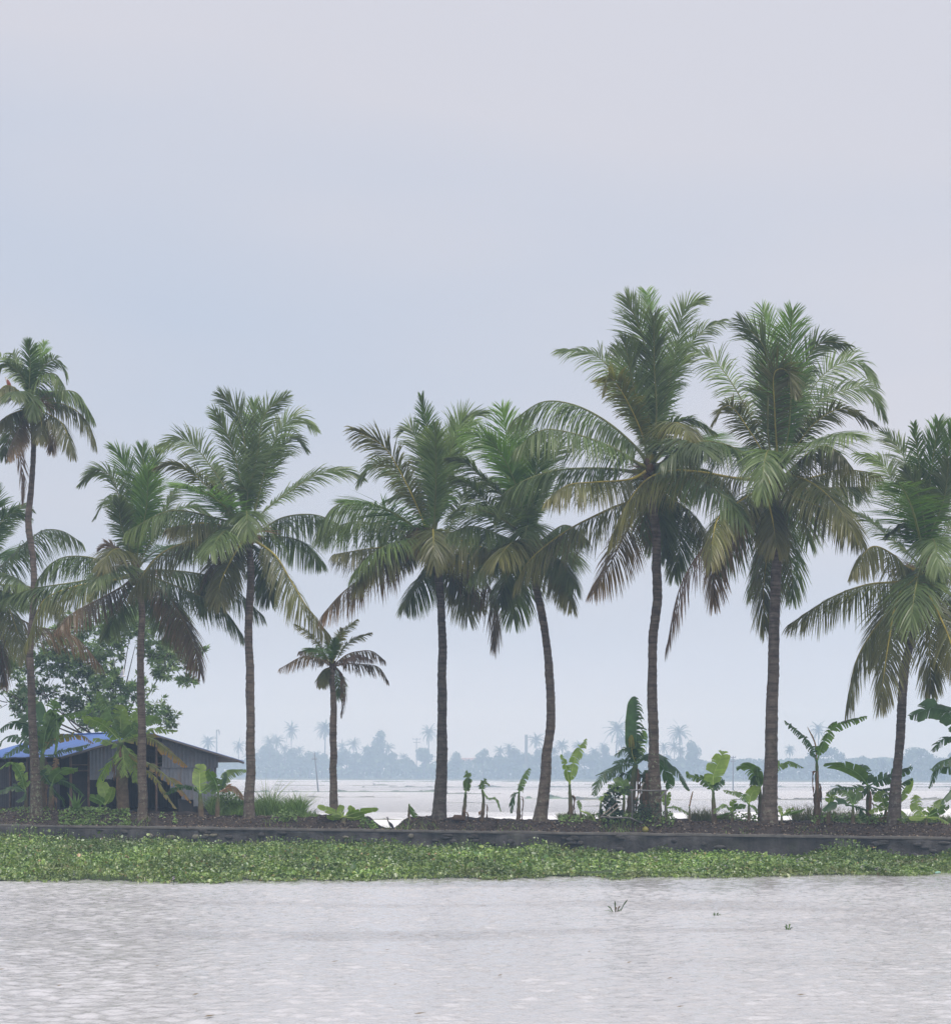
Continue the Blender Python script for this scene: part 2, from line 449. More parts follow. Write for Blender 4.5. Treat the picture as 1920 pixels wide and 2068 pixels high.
P = [(-0.02+e, 0.60+0*e), (-0.02+e, 0.66+e), (0.0+e, 0.672+e), (0.40+e, 0.675+e), (0.43+e, 0.60+0*e)]
V = np.stack([np.stack([xs, wall_y(xs)+a, b], -1) for a, b in P], 1).reshape(-1, 3)
mb.add(V, grid_faces(len(xs), 5))
mb.build('coping', M['coping'], wall)
M['stone'] = vcol_mat('wall stone', rough=0.9, nscale=9, vary=0.4, bmp=0.7, bscale=16)
r_ = np.random.default_rng(21)
th = np.linspace(0, 2*PI, 7, endpoint=False)
for i in range(80):
    x = r_.uniform(-16.2, 13.0); z = r_.choice([0.16, 0.34, 0.50])+r_.uniform(-0.05, 0.05)
    if i < 3: x, z = [-8.35, -8.12, -3.9][i], 0.42
    w, hh = r_.uniform(0.09, 0.2), r_.uniform(0.05, 0.10)
    k1 = r_.uniform(0.75, 1.15, 7)
    ring = [np.stack([x+w*s*k1*np.cos(th), wall_y(x+w*s*k1*np.cos(th))-d, z+hh*s*k1*np.sin(th)], -1) for s, d in ((1.0, -0.03), (0.86, 0.035), (0.45, 0.055))]
    V = np.vstack(ring+[np.array([[x, wall_y(x)-0.058, z]])])
    q = []; t = []
    for a in range(2):
        for j in range(7): q.append([a*7+j, a*7+(j+1) % 7, a*7+7+(j+1) % 7, a*7+7+j])
    for j in range(7): t.append([14+j, 14+(j+1) % 7, 21])
    g = r_.uniform(0.05, 0.085)
    c = (g, g*0.95, g*0.95) if i > 2 and r_.random() > 0.03 else (0.19, 0.175, 0.14)
    mesh('stone', V, [np.array(q), np.array(t)], M['stone'], wall, c)

# ---- litter and clods on the bank (nobody could count them)
def chips(n_, xr, offr, size, cols, seed, hz=0.0):
    r = np.random.default_rng(seed)
    X = r.uniform(*xr, n_); off = offr[0]+(offr[1]-offr[0])*r.random(n_)**1.3
    c = np.stack([X, wall_y(X)+off, bank_z(X, off)+hz], -1)
    s = size*r.uniform(0.4, 1.4, n_)[:, None]
    a = nrm(r.normal(size=(n_, 3))*[1, 1, 0.5]); b = nrm(np.cross(a, r.normal(size=(n_, 3))))
    up = np.cross(a, b)
    V = np.stack([c+a*s, c+b*s*0.55, c-a*s, c-b*s*0.55, c+up*s*0.45], 1).reshape(-1, 3)
    k = np.arange(n_)[:, None]*5
    t = np.concatenate([k+[[0, 1, 4]], k+[[1, 2, 4]], k+[[2, 3, 4]], k+[[3, 0, 4]], k+[[0, 3, 2]], k+[[0, 2, 1]]])
    C = np.asarray(cols)[r.integers(0, len(cols), n_)]*r.uniform(0.7, 1.25, (n_, 1))
    return V, t, np.repeat(C, 5, 0)
mb = MB()
for a in (chips(9000, (-18, 15), (0.35, 3.0), 0.05, [(0.05, 0.037, 0.033), (0.035, 0.028, 0.027), (0.08, 0.06, 0.05)], 5),
          chips(4200, (-18, 15), (0.3, 2.6), 0.038, [(0.26, 0.20, 0.15), (0.34, 0.30, 0.24), (0.17, 0.11, 0.07)], 6, 0.02),
          chips(500, (-18, 15), (0.0, 0.45), 0.05, [(0.06, 0.045, 0.04), (0.25, 0.2, 0.15)], 8, 0.07)):
    mb.add(a[0], None, a[1], a[2])
tag(mb.build('bank_litter', M['dry']), 'clods, husk bits and dry leaf litter strewn along the bank', 'litter', None, 'stuff')

# ---- grassy bunds between the flooded fields
def far_d(py): return (CAMH-FZ)*FPX/(py-HY)
M['bund'] = vcol_mat('bund turf', rough=0.95, nscale=0.6, vary=0.5, bmp=0)
bund_rows = [(1579.5, 380, 1250, 1.6, .20, (0.10, 0.115, 0.065)), (1587, 555, 800, 2.0, .28, (0.13, 0.12, 0.07)),
             (1590.5, 730, 2100, 1.6, .24, (0.10, 0.105, 0.075)), (1600, 560, 905, 1.6, .28, (0.10, 0.12, 0.06)),
             (1600, 420, 545, 1.6, .30, (0.10, 0.13, 0.06)), (1610.5, 620, 815, 0.8, .10, (0.12, 0.11, 0.08)),
             (1613.5, 1060, 1240, 1.6, .30, (0.10, 0.135, 0.06)), (1616, 1150, 2150, 1.4, .26, (0.14, 0.125, 0.075)),
             (1604, 900, 1010, 1.0, .12, (0.11, 0.11, 0.07)), (1656, 735, 812, 0.35, .06, (0.16, 0.15, 0.08)),
             (1659, 1380, 2100, 1.2, .18, (0.14, 0.13, 0.075)), (1622, 900, 1000, 0.7, .10, (0.13, 0.12, 0.09)),
             (1585, 1180, 2100, 1.0, .14, (0.12, 0.11, 0.08)), (1629, 1180, 1260, .7, .10, (0.13, 0.12, 0.09))]
rb = np.random.default_rng(4)
for k_, (py, p0, p1, wd, hgt, c) in enumerate(bund_rows):
    wd *= 1.4; hgt *= 1.3; c = tuple(q*1.25 for q in c)
    D = far_d(py); n_ = int((p1-p0)/2.5)+8
    pxs = np.linspace(p0, p1, n_)
    X = xat(pxs, D); Yc = D+0.8*vnoise(pxs*0.01+k_, 0*pxs+3)
    hh = 0.7*hgt*(0.35+0.75*np.clip(fnoise(pxs*0.035+7*k_, 0*pxs+k_, 3)+0.35, 0, 1.6))
    hh[0] = hh[-1] = 0
    hh = hh*np.where(fnoise(pxs*0.012+3*k_, 0*pxs+9, 2) > -0.55, 1, 0.12)
    V = np.stack([np.stack([X, Yc-wd/2, np.full(n_, FZ-0.1)], -1), np.stack([X, Yc-wd*0.2, FZ+0.02+hh*0.9], -1),
                  np.stack([X, Yc+wd*0.2, FZ+0.02+hh], -1), np.stack([X, Yc+wd/2, np.full(n_, FZ-0.1)], -1)], 1).reshape(-1, 3)
    mb = MB(); mb.add(V, grid_faces(n_, 4), None, c)
    # rough grass standing on the bund
    ng = int((p1-p0)*1.5)
    gp = rb.uniform(p0, p1, ng); gX = xat(gp, D); gh = np.interp(gp, pxs, hh)
    gh2 = gh*rb.uniform(0.3, 1.3, ng); w = 0.25*wd
    b = np.stack([gX, np.interp(gp, pxs, Yc)+rb.uniform(-w, w, ng), FZ+gh*0.8], -1)
    dx = rb.uniform(0.12, 0.35, ng)
    V = np.stack([b-np.stack([dx, 0*dx, 0*dx], -1), b+np.stack([dx, 0*dx, 0*dx], -1), b+np.stack([rb.uniform(-.3, .3, ng), 0*dx, gh2], -1)], 1).reshape(-1, 3)
    mb.add(V, None, np.arange(ng*3).reshape(-1, 3), np.array(c)*0.9)
    tag(mb.build('field_bund', M['bund']), 'low grassy earth bund crossing the flooded field', None, None, 'structure')

# ---- far shore land
def shore_d(px): return np.interp(px, [-800, 400, 1100, 1900, 2800], [1045, 1000, 894, 788, 712])
pxs = np.linspace(-6500, 8500, 90)
sd = np.array([float(shore_d(q)) for q in np.clip(pxs, -800, 2800)])
A = np.stack([xat(pxs, sd), sd, np.full(90, FZ-0.3)], -1); B = A+[0, 4, 1.0]
Cc = np.stack([A[:, 0]*1.0, np.full(90, 1440.), np.full(90, -1.2)], -1)
A[:, 0] = np.clip(A[:, 0], -1390, 1390); B[:, 0] = A[:, 0]; Cc[:, 0] = A[:, 0]
mb = MB(); mb.add(np.stack([A, B, Cc], 1).reshape(-1, 3), grid_faces(90, 3), None, (0.07, 0.09, 0.05))
tag(mb.build('far_land', M['bund']), 'hazy far shore across the flooded fields', None, None, 'structure')

# ================================================================== COCONUT PALMS
FC = {  # base colour, tip colour, midrib colour
 'G': ((0.085, 0.175, 0.026), (0.155, 0.25, 0.040), (0.26, 0.30, 0.08)),
 'M': ((0.105, 0.162, 0.044), (0.168, 0.212, 0.064), (0.26, 0.27, 0.09)),
 'O': ((0.110, 0.128, 0.036), (0.190, 0.172, 0.046), (0.42, 0.36, 0.08)),
 'Y': ((0.115, 0.130, 0.036), (0.230, 0.200, 0.055), (0.56, 0.45, 0.09)),
 'B': ((0.120, 0.090, 0.040), (0.250, 0.140, 0.065), (0.26, 0.18, 0.09)),
 'D': ((0.160, 0.095, 0.070), (0.210, 0.125, 0.090), (0.24, 0.15, 0.10)),
}
ZUP = np.array([0, 0, 1.])

def face_roll(T, Sd, N):
    """roll that would turn the blade face to the river"""
    g = np.array([0, -1., 0]); a = math.atan2(-float(Sd.mean(0)@g), float(N.mean(0)@g))
    if a > PI/2: a -= PI
    if a < -PI/2: a += PI
    return a
def frond_mesh(parent, S, cls, roll, droop, Lmax, width, npair, r, petiole=0.15, vang=0.25, tear=0.0, face=None, af=1.0, up_=False):
    """S (n,3) spine; leaflets both sides"""
    n_ = len(S)
    T = nrm(np.gradient(S, axis=0))
    tip = S[-1]-S[0]
    R = np.array([tip[0], tip[1], 0.])
    if np.linalg.norm(R) < 0.15: R = np.array([0, 1., 0])
    R = R/np.linalg.norm(R)
    S0 = np.cross(ZUP, R)
    Sd = nrm(S0-(T@S0)[:, None]*T)
    N = np.cross(T, Sd)
    if face is not None: roll = face_roll(T, Sd, N)*face+roll*0.25
    rl = roll*np.linspace(0.6, 1.1, n_)[:, None]
    S1 = Sd*np.cos(rl)+N*np.sin(rl); N1 = -Sd*np.sin(rl)+N*np.cos(rl)
    c0, c1, cr = [np.array(c) for c in FC[cls]]
    fv = r.uniform(0.72, 1.25); gy_ = r.uniform(0, 0.18 if cls == 'M' else 0.08)  # gy_ greys some fronds, a painted stand-in for sky sheen
    c0 = (c0*(1-gy_)+c0.mean()*gy_*np.array([0.95, 1.15, 0.95]))*fv; c1 = (c1*(1-gy_)+c1.mean()*gy_*np.array([0.95, 1.12, 0.95]))*fv
    u = np.linspace(0, 1, n_)
    t = petiole+(1-petiole)*(np.arange(npair)+0.5)/npair
    Vs = []; Cs = []
    for sg in (-1, 1):
        tt = np.clip(t+r.normal(0, 0.4/npair, npair), 0, 1)
        cl_ = np.interp(t, np.linspace(0, 1, 26), r.normal(0, 1, 26))
        keep = np.ones(npair, bool)
        if tear > 0:
            keep = r.random(npair) > tear
        g = lambda A: np.stack([np.interp(tt, u, A[:, k]) for k in range(3)], 1)
        P0, Tt, Ss, Nn = g(S), nrm(g(T)), nrm(g(S1)), nrm(g(N1))
        rel = np.clip((tt-petiole)/(1-petiole), 0, 1)
        ang = np.radians((72-52*rel**1.5)*af)+r.normal(0, 0.08, npair)+0.09*cl_
        v = vang+r.normal(0, 0.13, npair)
        d0 = np.cos(ang)[:, None]*Tt+np.sin(ang)[:, None]*(sg*np.cos(v)[:, None]*Ss+np.sin(v)[:, None]*Nn)
        ll = Lmax*np.interp(rel, [0, 0.12, 0.35, 0.7, 0.9, 1], [0.22, 0.45, 0.85, 1.0, 0.66, 0.36] if up_ else [0.45, 0.8, 1.0, 0.85, 0.55, 0.32])*r.uniform(0.86, 1.08, npair)
        dg = droop*r.uniform(0.7, 1.3, npair)*(1+0.28*np.clip(cl_, -1.5, 1.5))
        nseg = 4
        pts = [P0]; dirs = []
        d = d0
        for k in range(nseg):
            s = (k+0.6)/nseg
            d = nrm(d0+(dg*s**0.9)[:, None]*(-ZUP)+0.02*r.normal(size=(npair, 3)))
            dirs.append(d); pts.append(pts[-1]+d*(ll/nseg)[:, None])
        dirs.append(d)
        wv = Tt-np.sum(Tt*d0, 1)[:, None]*d0
        wv = nrm(wv+0.25*Nn*r.normal(size=(npair, 1)))
        tw = r.normal(0, 0.35, npair)
        rows = []
        for k in range(nseg+1):
            f = (0.55, 1.0, 0.9, 0.62, 0.08)[k]*width*0.5
            dk = dirs[k]
            wk = nrm(wv-np.sum(wv*dk, 1)[:, None]*dk)
            bk = np.cross(dk, wk); a = tw*(k/nseg)
            wk = wk*np.cos(a)[:, None]+bk*np.sin(a)[:, None]
            rows.append(np.stack([pts[k]-wk*f, pts[k]+wk*f], 1))
        A = np.stack(rows, 1)[keep]                          # (m,5,2,3)
        relk = rel[keep]
        mixf = np.clip(relk[:, None]**2*0.5+np.linspace(0, 1, 5)[None]**1.5*0.6, 0, 1)
        cc = c0+(c1-c0)*mixf[..., None]
        cc = cc*r.uniform(0.8, 1.2, (len(relk), 1, 1))
        Cs.append(np.repeat(cc[:, :, None], 2, 2).reshape(-1, 3)); Vs.append(A.reshape(-1, 3))
    V = np.concatenate(Vs); C = np.concatenate(Cs)
    m_ = len(V)//10
    b = np.arange(m_)[:, None]*10
    q = np.concatenate([b+[[2*k, 2*k+1, 2*k+3, 2*k+2]] for k in range(4)])
    k0 = int(petiole*n_)                                  # leaf bases run together along the midrib
    Rb = S[k0:]; wr = 0.016
    V2 = np.stack([Rb-S1[k0:]*wr, Rb+S1[k0:]*wr], 1).reshape(-1, 3); j_ = len(V)+np.arange(len(Rb)-1)*2
    V = np.vstack([V, V2]); C = np.vstack([C, np.broadcast_to(c0, V2.shape)])
    q = np.vstack([q, np.stack([j_, j_+1, j_+3, j_+2], 1)])
    fo = mesh('frond', V, q, M['frond'], parent, C)
    rad = np.interp(u, [0, 0.08, 0.2, 0.6, 1], [0.09, 0.055, 0.036, 0.022, 0.007])*(Lmax/1.3)**0.8
    tv, tq, tt_ = tube(S-N1*0.01, rad, 5, True)
    cm = cr*(0.65 if cls in 'M' else 0.7)
    mb = MB(); mb.add(tv, tq, tt_, cm)
    mb.build('midrib', M['rib'], fo, True)
    return fo

def build_palm(label, trunk_px, widths, crown, fronds, Lr, fills, seed, off=1.7, bark='bark', nuts=6, Lleaf=1.5, lw=0.036, npair=128, n_front=1, heart=1.0):
    r = np.random.default_rng(seed)
    Y = wall_y_px(trunk_px[0][0])+off
    sc = Y/FPX
    base = at(trunk_px[0][0], trunk_px[0][1], Y); base[2] = bank_base(trunk_px[0][0], Y)
    palm = thing('coconut_palm', base, label, 'palm tree', 'coconut palms in a row on the bank')
    # trunk with leaf-scar rings
    C = at(crown[0], crown[1], Y)
    pts = [at(a, b, Y) for a, b in trunk_px]; pts[0][2] = base[2]-0.25; pts.append(C)
    n_ = 150
    P = spline(pts, n_)
    u = np.linspace(0, 1, n_)
    rad = np.interp(u, np.linspace(0, 1, len(widths)), np.array(widths)*0.45*sc)
    rad = rad*(1+0.42*np.exp(-u*26))*(1+0.035*np.interp(u, np.linspace(0, 1, 14), r.normal(0, 1, 14)))
    wob = np.interp(u, np.linspace(0, 1, 12), r.normal(0, 0.022, 12))*np.minimum(1, u*8)
    P = P+np.stack([wob, 0*u, 0*u], -1)
    rad = rad*(1+0.022*np.where(np.arange(n_) % 3 == 0, 1, np.where(np.arange(n_) % 3 == 1, 0.2, -0.6))*r.uniform(0.4, 1.5, n_))
    V, q, t = tube(P, rad, 14, True)
    V = V+0.005*r.normal(size=V.shape)*[1, 1, 0.5]
    mesh('trunk', V, [q, t], M[bark], palm, None, True)
    # fibrous heart where the petioles meet
    hs = heart*widths[-1]*sc
    hp = spline([C-[0, 0, hs*1.1], C+[0, 0, hs*0.2], C+[0, 0, hs*2.2]], 9)
    V, q, t = tube(hp, np.array([0.48, 0.62, 0.85, 0.95, 0.9, 0.75, 0.55, 0.35, 0.12])*hs*0.8, 10, True)
    V = V+0.03*r.normal(size=V.shape)
    mb = MB(); mb.add(V, q, t, (0.085, 0.055, 0.038)); mb.build('leaf_sheath', M['dry'], palm)
    # traced fronds
    for f in fronds:
        pl, code = f[0], f[1]
        cls = code[0]
        P2 = np.array([crown]+list(pl), float)
        if np.linalg.norm(P2[1]-P2[0]) < 6: P2 = np.vstack([P2[:1], P2[2:]])
        seg = np.concatenate([[0], np.cumsum(np.linalg.norm(np.diff(P2, axis=0), axis=1))])
        lp = seg[-1]*sc
        ch = P2[-1]-P2[0]; el = math.degrees(math.atan2(-ch[1], abs(ch[0])+1e-3))
        dep = 0.85*math.sqrt(max(0.1, (Lr*r.uniform(0.9, 1.05))**2-lp**2))
        if el > 45: dep = min(dep, 0.32*lp+0.3)
        elif el > 15: dep = min(dep, 0.6*lp)
        else: dep = min(dep, 0.85*lp)
        sgn = -1 if '-' in code else (1 if '+' in code else r.choice([-1, 1]))
        dd = sgn*dep*(seg/seg[-1])**1.15
        S = spline([at(a, b, Y+d) for (a, b), d in zip(P2, dd)], 34)
        # keep the traced outline while the spine moves in depth
        fc = None
        if el > 68: roll = r.uniform(-0.15, 0.15); dr = 0.42; vg = 0.26; fc = r.uniform(0.6, 0.95)
        elif el > 25: roll = r.uniform(-0.5, 0.5); dr = 0.85; vg = 0.16; fc = r.uniform(0.45, 0.85)
        elif el > -15: roll = r.choice([-1, 1])*r.uniform(0.05, 0.35); dr = 2.3; vg = -0.25
        else: roll = r.choice([-1, 1])*r.uniform(0.05, 0.5); dr = 1.9; vg = -0.25
        tear = 0.06
        ll = Lleaf*min(1.0, 0.45+0.55*max(lp, Lr*0.55)/Lr)
        npx = npair
        if cls == 'D': dr = 2.6; tear = 0.35; ll *= 0.8
        if cls in 'B': tear = 0.18
        af = 1.0
        if el > 25:
            ll *= r.uniform(0.58, 0.72) if cls == 'G' or el > 76 else r.uniform(0.46, 0.60); af = r.uniform(0.65, 1.0); tear = 0.12
        if 's' in code: ll *= 0.62                     # furled young leaf
        if 'n' in code: ll *= 0.45
        frond_mesh(palm, S, cls, roll, dr, ll, lw, npx, r, 0.2 if el > 25 else 0.15, vg, tear, fc, af, el > 25)
    # fronds that point towards and away from the river
    for k in range(fills):
        young = k/max(1, fills-1)
        e0 = np.radians(np.interp(young, [0, 0.35, 0.7, 1], [-14, 4, 20, 38])+r.uniform(-8, 8))
        kc = np.radians(np.interp(young, [0, 1], [50, 40]))*r.uniform(0.8, 1.2)
        az = r.uniform(-0.75, 0.75)+(0 if (k % 2 == 0) else PI)
        L = Lr*r.uniform(0.75, 0.95)
        s = np.linspace(0, 1, 34); e = e0-kc*s**1.2
        dl = L/33
        hx = np.concatenate([[0], np.cumsum(np.cos(e[:-1])*dl)]); hz = np.concatenate([[0], np.cumsum(np.sin(e[:-1])*dl)])
        S = C+np.stack([hx*math.sin(az), hx*math.cos(az), hz+0.1], -1)
        cls = 'O' if young < 0.3 and r.random() < 0.6 else ('G' if young > 0.85 else 'M')
        frond_mesh(palm, S, cls, r.uniform(-0.4, 0.4), np.interp(young, [0, 0.5, 1], [1.6, 1.2, 0.35]), Lleaf, lw, npair, r, 0.14, 0.1, 0.06)
    for k in range(n_front):      # fronds that arch out over the river, seen end-on
        e0 = np.radians(r.uniform(28, 52)); kc = np.radians(r.uniform(95, 120)); az = PI+(k-(n_front-1)/2)*0.9+r.uniform(-0.25, 0.25)
        L = Lr*r.uniform(0.62, 0.8); s = np.linspace(0, 1, 34); e = e0-kc*s**1.1; dl = L/33
        hx = np.concatenate([[0], np.cumsum(np.cos(e[:-1])*dl)]); hz = np.concatenate([[0], np.cumsum(np.sin(e[:-1])*dl)])
        S = C+np.stack([hx*math.sin(az), hx*math.cos(az), hz+0.1], -1)
        frond_mesh(palm, S, 'M' if r.random() < 0.6 else 'O', r.uniform(-0.3, 0.3), 1.3, Lleaf*0.8, lw, npair, r, 0.14, 0.05, 0.06)
    # nuts hanging under the crown, flower stalk
    for k in range(nuts):
        a = r.uniform(0, 2*PI); q_ = C+np.array([math.cos(a)*r.uniform(0.18, 0.38), math.sin(a)*r.uniform(0.18, 0.38), -r.uniform(0.0, 0.45)])
        rr = r.uniform(0.09, 0.125)
        pp = np.array([q_+[0, 0, z] for z in np.array([-1.15, -0.95, -0.45, 0.1, 0.65, 1.0, 1.12])*rr])
        V, qq, t = tube(pp, np.array([0.1, 0.5, 0.95, 1.0, 0.75, 0.3, 0.1])*rr, 8, True)
        mb = MB(); mb.add(V, qq, t, (0.13, 0.12, 0.035) if r.random() < 0.6 else (0.14, 0.085, 0.04)); mb.build('coconut', M['rib'], palm, True)
    for k in range(2 if nuts else 0):
        a = r.uniform(0, 2*PI); dr_ = np.array([math.cos(a), math.sin(a), 0])
        mb = MB()
        for j in range(12):
            d2 = nrm(dr_+r.normal(0, 0.4, 3)+[0, 0, 0.35])
            pp = spline([C+dr_*0.15, C+dr_*0.35+d2*0.3, C+dr_*0.35+d2*r.uniform(0.5, 0.9)-[0, 0, 0.2]], 6)
            V, qq, t = tube(pp, np.linspace(0.014, 0.006, 6), 4, False); mb.add(V, qq, None, (0.22, 0.14, 0.07))
        mb.build('flower_stalk', M['rib'], palm)
    return palm, C, Y

PALMS = []
PALMS.append(dict(label='leftmost coconut palm, cut by the photo edge, fronds reaching in beside the shed', trunk_px=[(-52, 1640), (-50, 1420), (-44, 1250)], widths=[24, 18, 16], crown=(-38, 1165), Lr=4.3, fills=3, seed=101, off=3.2, nuts=5, Lleaf=1.3,
 fronds=[([(0, 1145), (53, 1095), (88, 1071), (125, 1072), (164, 1095)], 'M'), ([(-20, 1120), (5, 1050), (28, 1035), (60, 1045)], 'G'), ([(-25, 1100), (-10, 1030), (-12, 985)], 'G'),
  ([(-10, 1110), (15, 1060), (50, 1022), (66, 1030)], 'M+'), ([(-5, 1190), (44, 1204), (58, 1225)], 'M-'), ([(0, 1195), (30, 1260), (48, 1330)], 'O-'), ([(-20, 1200), (5, 1270), (15, 1350)], 'M'),
  ([(0, 1180), (60, 1185), (110, 1210), (140, 1275)], 'O+'), ([(-25, 1215), (0, 1300), (10, 1380)], 'B'), ([(-5, 1215), (60, 1260), (150, 1285), (205, 1345)], 'B+')]))
PALMS.append(dict(label='tall slender coconut palm with an S-bent lichen-spotted trunk at far left', trunk_px=[(74, 1645), (69, 1520), (64, 1400), (59, 1310), (66, 1235), (69, 1180), (66, 1125), (59, 1060), (62, 985), (65, 900)], widths=[24, 21, 19, 17, 15, 15, 14, 13, 12, 12], crown=(62, 820), Lr=2.7, fills=3, seed=102, off=1.4, bark='bark_lichen', nuts=5, Lleaf=0.95, npair=84,
 fronds=[([(59, 794), (61, 736), (58, 690)], 'G'), ([(63, 794), (80, 736), (90, 692)], 'G'), ([(67, 775), (92, 736), (111, 725), (130, 746), (134, 767)], 'M'), ([(55, 782), (34, 736), (25, 713), (16, 727)], 'M'),
  ([(52, 775), (29, 742), (11, 734), (-6, 768)], 'M'), ([(67, 790), (92, 755), (115, 757), (130, 796)], 'M'), ([(65, 805), (115, 790), (153, 792), (176, 822), (190, 847)], 'M'),
  ([(73, 818), (115, 813), (153, 828), (181, 860), (194, 900)], 'O'), ([(67, 826), (80, 840), (84, 860), (80, 888)], 'Y-'), ([(69, 824), (99, 851), (107, 880), (105, 908)], 'B'),
  ([(76, 826), (122, 851), (137, 880), (149, 918)], 'O'), ([(53, 813), (29, 782), (10, 778), (-12, 808)], 'Y-'), ([(48, 826), (19, 838), (-4, 862)], 'O'), ([(46, 843), (34, 880), (17, 922)], 'B'),
  ([(50, 847), (38, 889), (42, 937), (45, 1009)], 'D'), ([(50, 775), (15, 735), (-10, 708)], 'M+'), ([(62, 775), (70, 725), (72, 695)], 'Gs')]))
PALMS.append(dict(label='coconut palm with a dark straight trunk in front of the grey shed', trunk_px=[(287, 1645), (286, 1450), (284, 1300), (284, 1215)], widths=[22, 19, 16, 15], crown=(273, 1160), Lr=4.2, fills=3, seed=103, off=1.3, nuts=4, Lleaf=1.3,
 fronds=[([(284, 1050), (290, 970), (288, 905)], 'G'), ([(275, 1080), (262, 985), (246, 925), (226, 903)], 'G'), ([(282, 1080), (302, 980), (318, 912)], 'G'), ([(262, 1080), (240, 1000), (222, 959), (194, 950), (163, 976)], 'M'),
  ([(262, 1090), (243, 1030), (217, 1010), (190, 1046)], 'M+'), ([(241, 1160), (200, 1130), (133, 1124), (100, 1140), (76, 1170)], 'M+'), ([(239, 1169), (155, 1183), (88, 1212), (66, 1265), (52, 1300)], 'O-'),
  ([(255, 1178), (200, 1210), (150, 1236), (118, 1268)], 'B-'), ([(263, 1148), (239, 1119), (217, 1101), (202, 1106)], 'B'), ([(294, 1154), (346, 1152), (450, 1173), (530, 1242)], 'M'),
  ([(305, 1166), (381, 1194), (450, 1229), (490, 1282)], 'M-'), ([(300, 1175), (340, 1205), (375, 1262), (395, 1315), (405, 1358)], 'B'), ([(262, 1190), (235, 1240), (212, 1284)], 'M'),
  ([(288, 1110), (330, 1040), (356, 985)], 'M+'), ([(290, 1120), (340, 1045), (392, 1020), (430, 1050)], 'M+'), ([(262, 1110), (245, 1060), (240, 1010)], 'M'), ([(290, 1175), (330, 1230), (360, 1300)], 'M'),
  ([(250, 1150), (170, 1172), (60, 1190), (10, 1210)], 'M+'), ([(280, 1100), (295, 1030), (300, 950)], 'G')]))
PALMS.append(dict(label='coconut palm between the shed and the young brown palm', trunk_px=[(503, 1648), (505, 1450), (502, 1300), (505, 1150)], widths=[24, 19, 18, 15], crown=(496, 1078), Lr=4.5, fills=4, seed=104, off=1.6, nuts=6,
 fronds=[([(497, 1030), (519, 917), (537, 834), (578, 800)], 'M'), ([(492, 1021), (495, 900), (478, 834), (447, 798)], 'M'), ([(503, 1021), (509, 882), (513, 815)], 'G'), ([(488, 986), (464, 889), (432, 828)], 'M'),
  ([(512, 1038), (540, 934), (568, 865), (602, 842), (636, 864)], 'M'), ([(516, 1028), (561, 917), (589, 882), (617, 905)], 'M+'), ([(478, 1031), (433, 952), (374, 889), (326, 900)], 'M'),
  ([(464, 1042), (409, 973), (346, 938), (316, 944)], 'O'), ([(485, 1063), (433, 1045), (346, 1031), (256, 1072)], 'M-'), ([(478, 1070), (416, 1056), (340, 1066)], 'Y-'), ([(485, 1078), (416, 1087), (329, 1115), (263, 1197)], 'O-'),
  ([(485, 1097), (433, 1135), (398, 1196)], 'B+'), ([(490, 1092), (468, 1128), (443, 1187), (446, 1218)], 'Y-'), ([(509, 1088), (554, 1120), (589, 1175), (623, 1230), (662, 1278)], 'O'), ([(520, 1074), (571, 1045), (640, 1040), (695, 1066)], 'M'),
  ([(530, 1035), (589, 990), (640, 958), (690, 950), (728, 962)], 'M+'), ([(495, 1040), (498, 990), (480, 985), (462, 1030)], 'M-'), ([(505, 1092), (530, 1140), (545, 1210)], 'M'), ([(515, 1082), (600, 1090), (652, 1135)], 'M'),
  ([(470, 1050), (445, 990), (436, 940)], 'M+'), ([(500, 1010), (530, 930), (560, 905)], 'G')]))
PALMS.append(dict(label='short young coconut palm with brownish fronds and a straight trunk', trunk_px=[(675, 1650), (675, 1520), (673, 1440), (672, 1375)], widths=[20, 16, 15, 11], crown=(671, 1346), Lr=1.75, fills=2, seed=105, off=1.5, nuts=0, Lleaf=0.55, lw=0.03, npair=60, heart=0.8, n_front=0,
 fronds=[([(632, 1288), (596, 1261)], 'O'), ([(662, 1309), (659, 1280)], 'Gs'), ([(691, 1282), (721, 1252)], 'O'), ([(705, 1298), (748, 1279)], 'Y'), ([(642, 1312), (604, 1316)], 'B'), ([(645, 1330), (615, 1325), (564, 1351)], 'B'),
  ([(700, 1322), (724, 1315), (751, 1315), (778, 1335)], 'B'), ([(700, 1340), (724, 1341), (764, 1347), (784, 1376)], 'B'), ([(700, 1330), (725, 1322), (752, 1334)], 'D-'), ([(653, 1353), (642, 1382)], 'B'), ([(656, 1358), (650, 1384)], 'O'),
  ([(690, 1360), (697, 1400), (690, 1444)], 'D'), ([(680, 1305), (690, 1270)], 'Y-'), ([(674, 1315), (676, 1290)], 'G-')]))
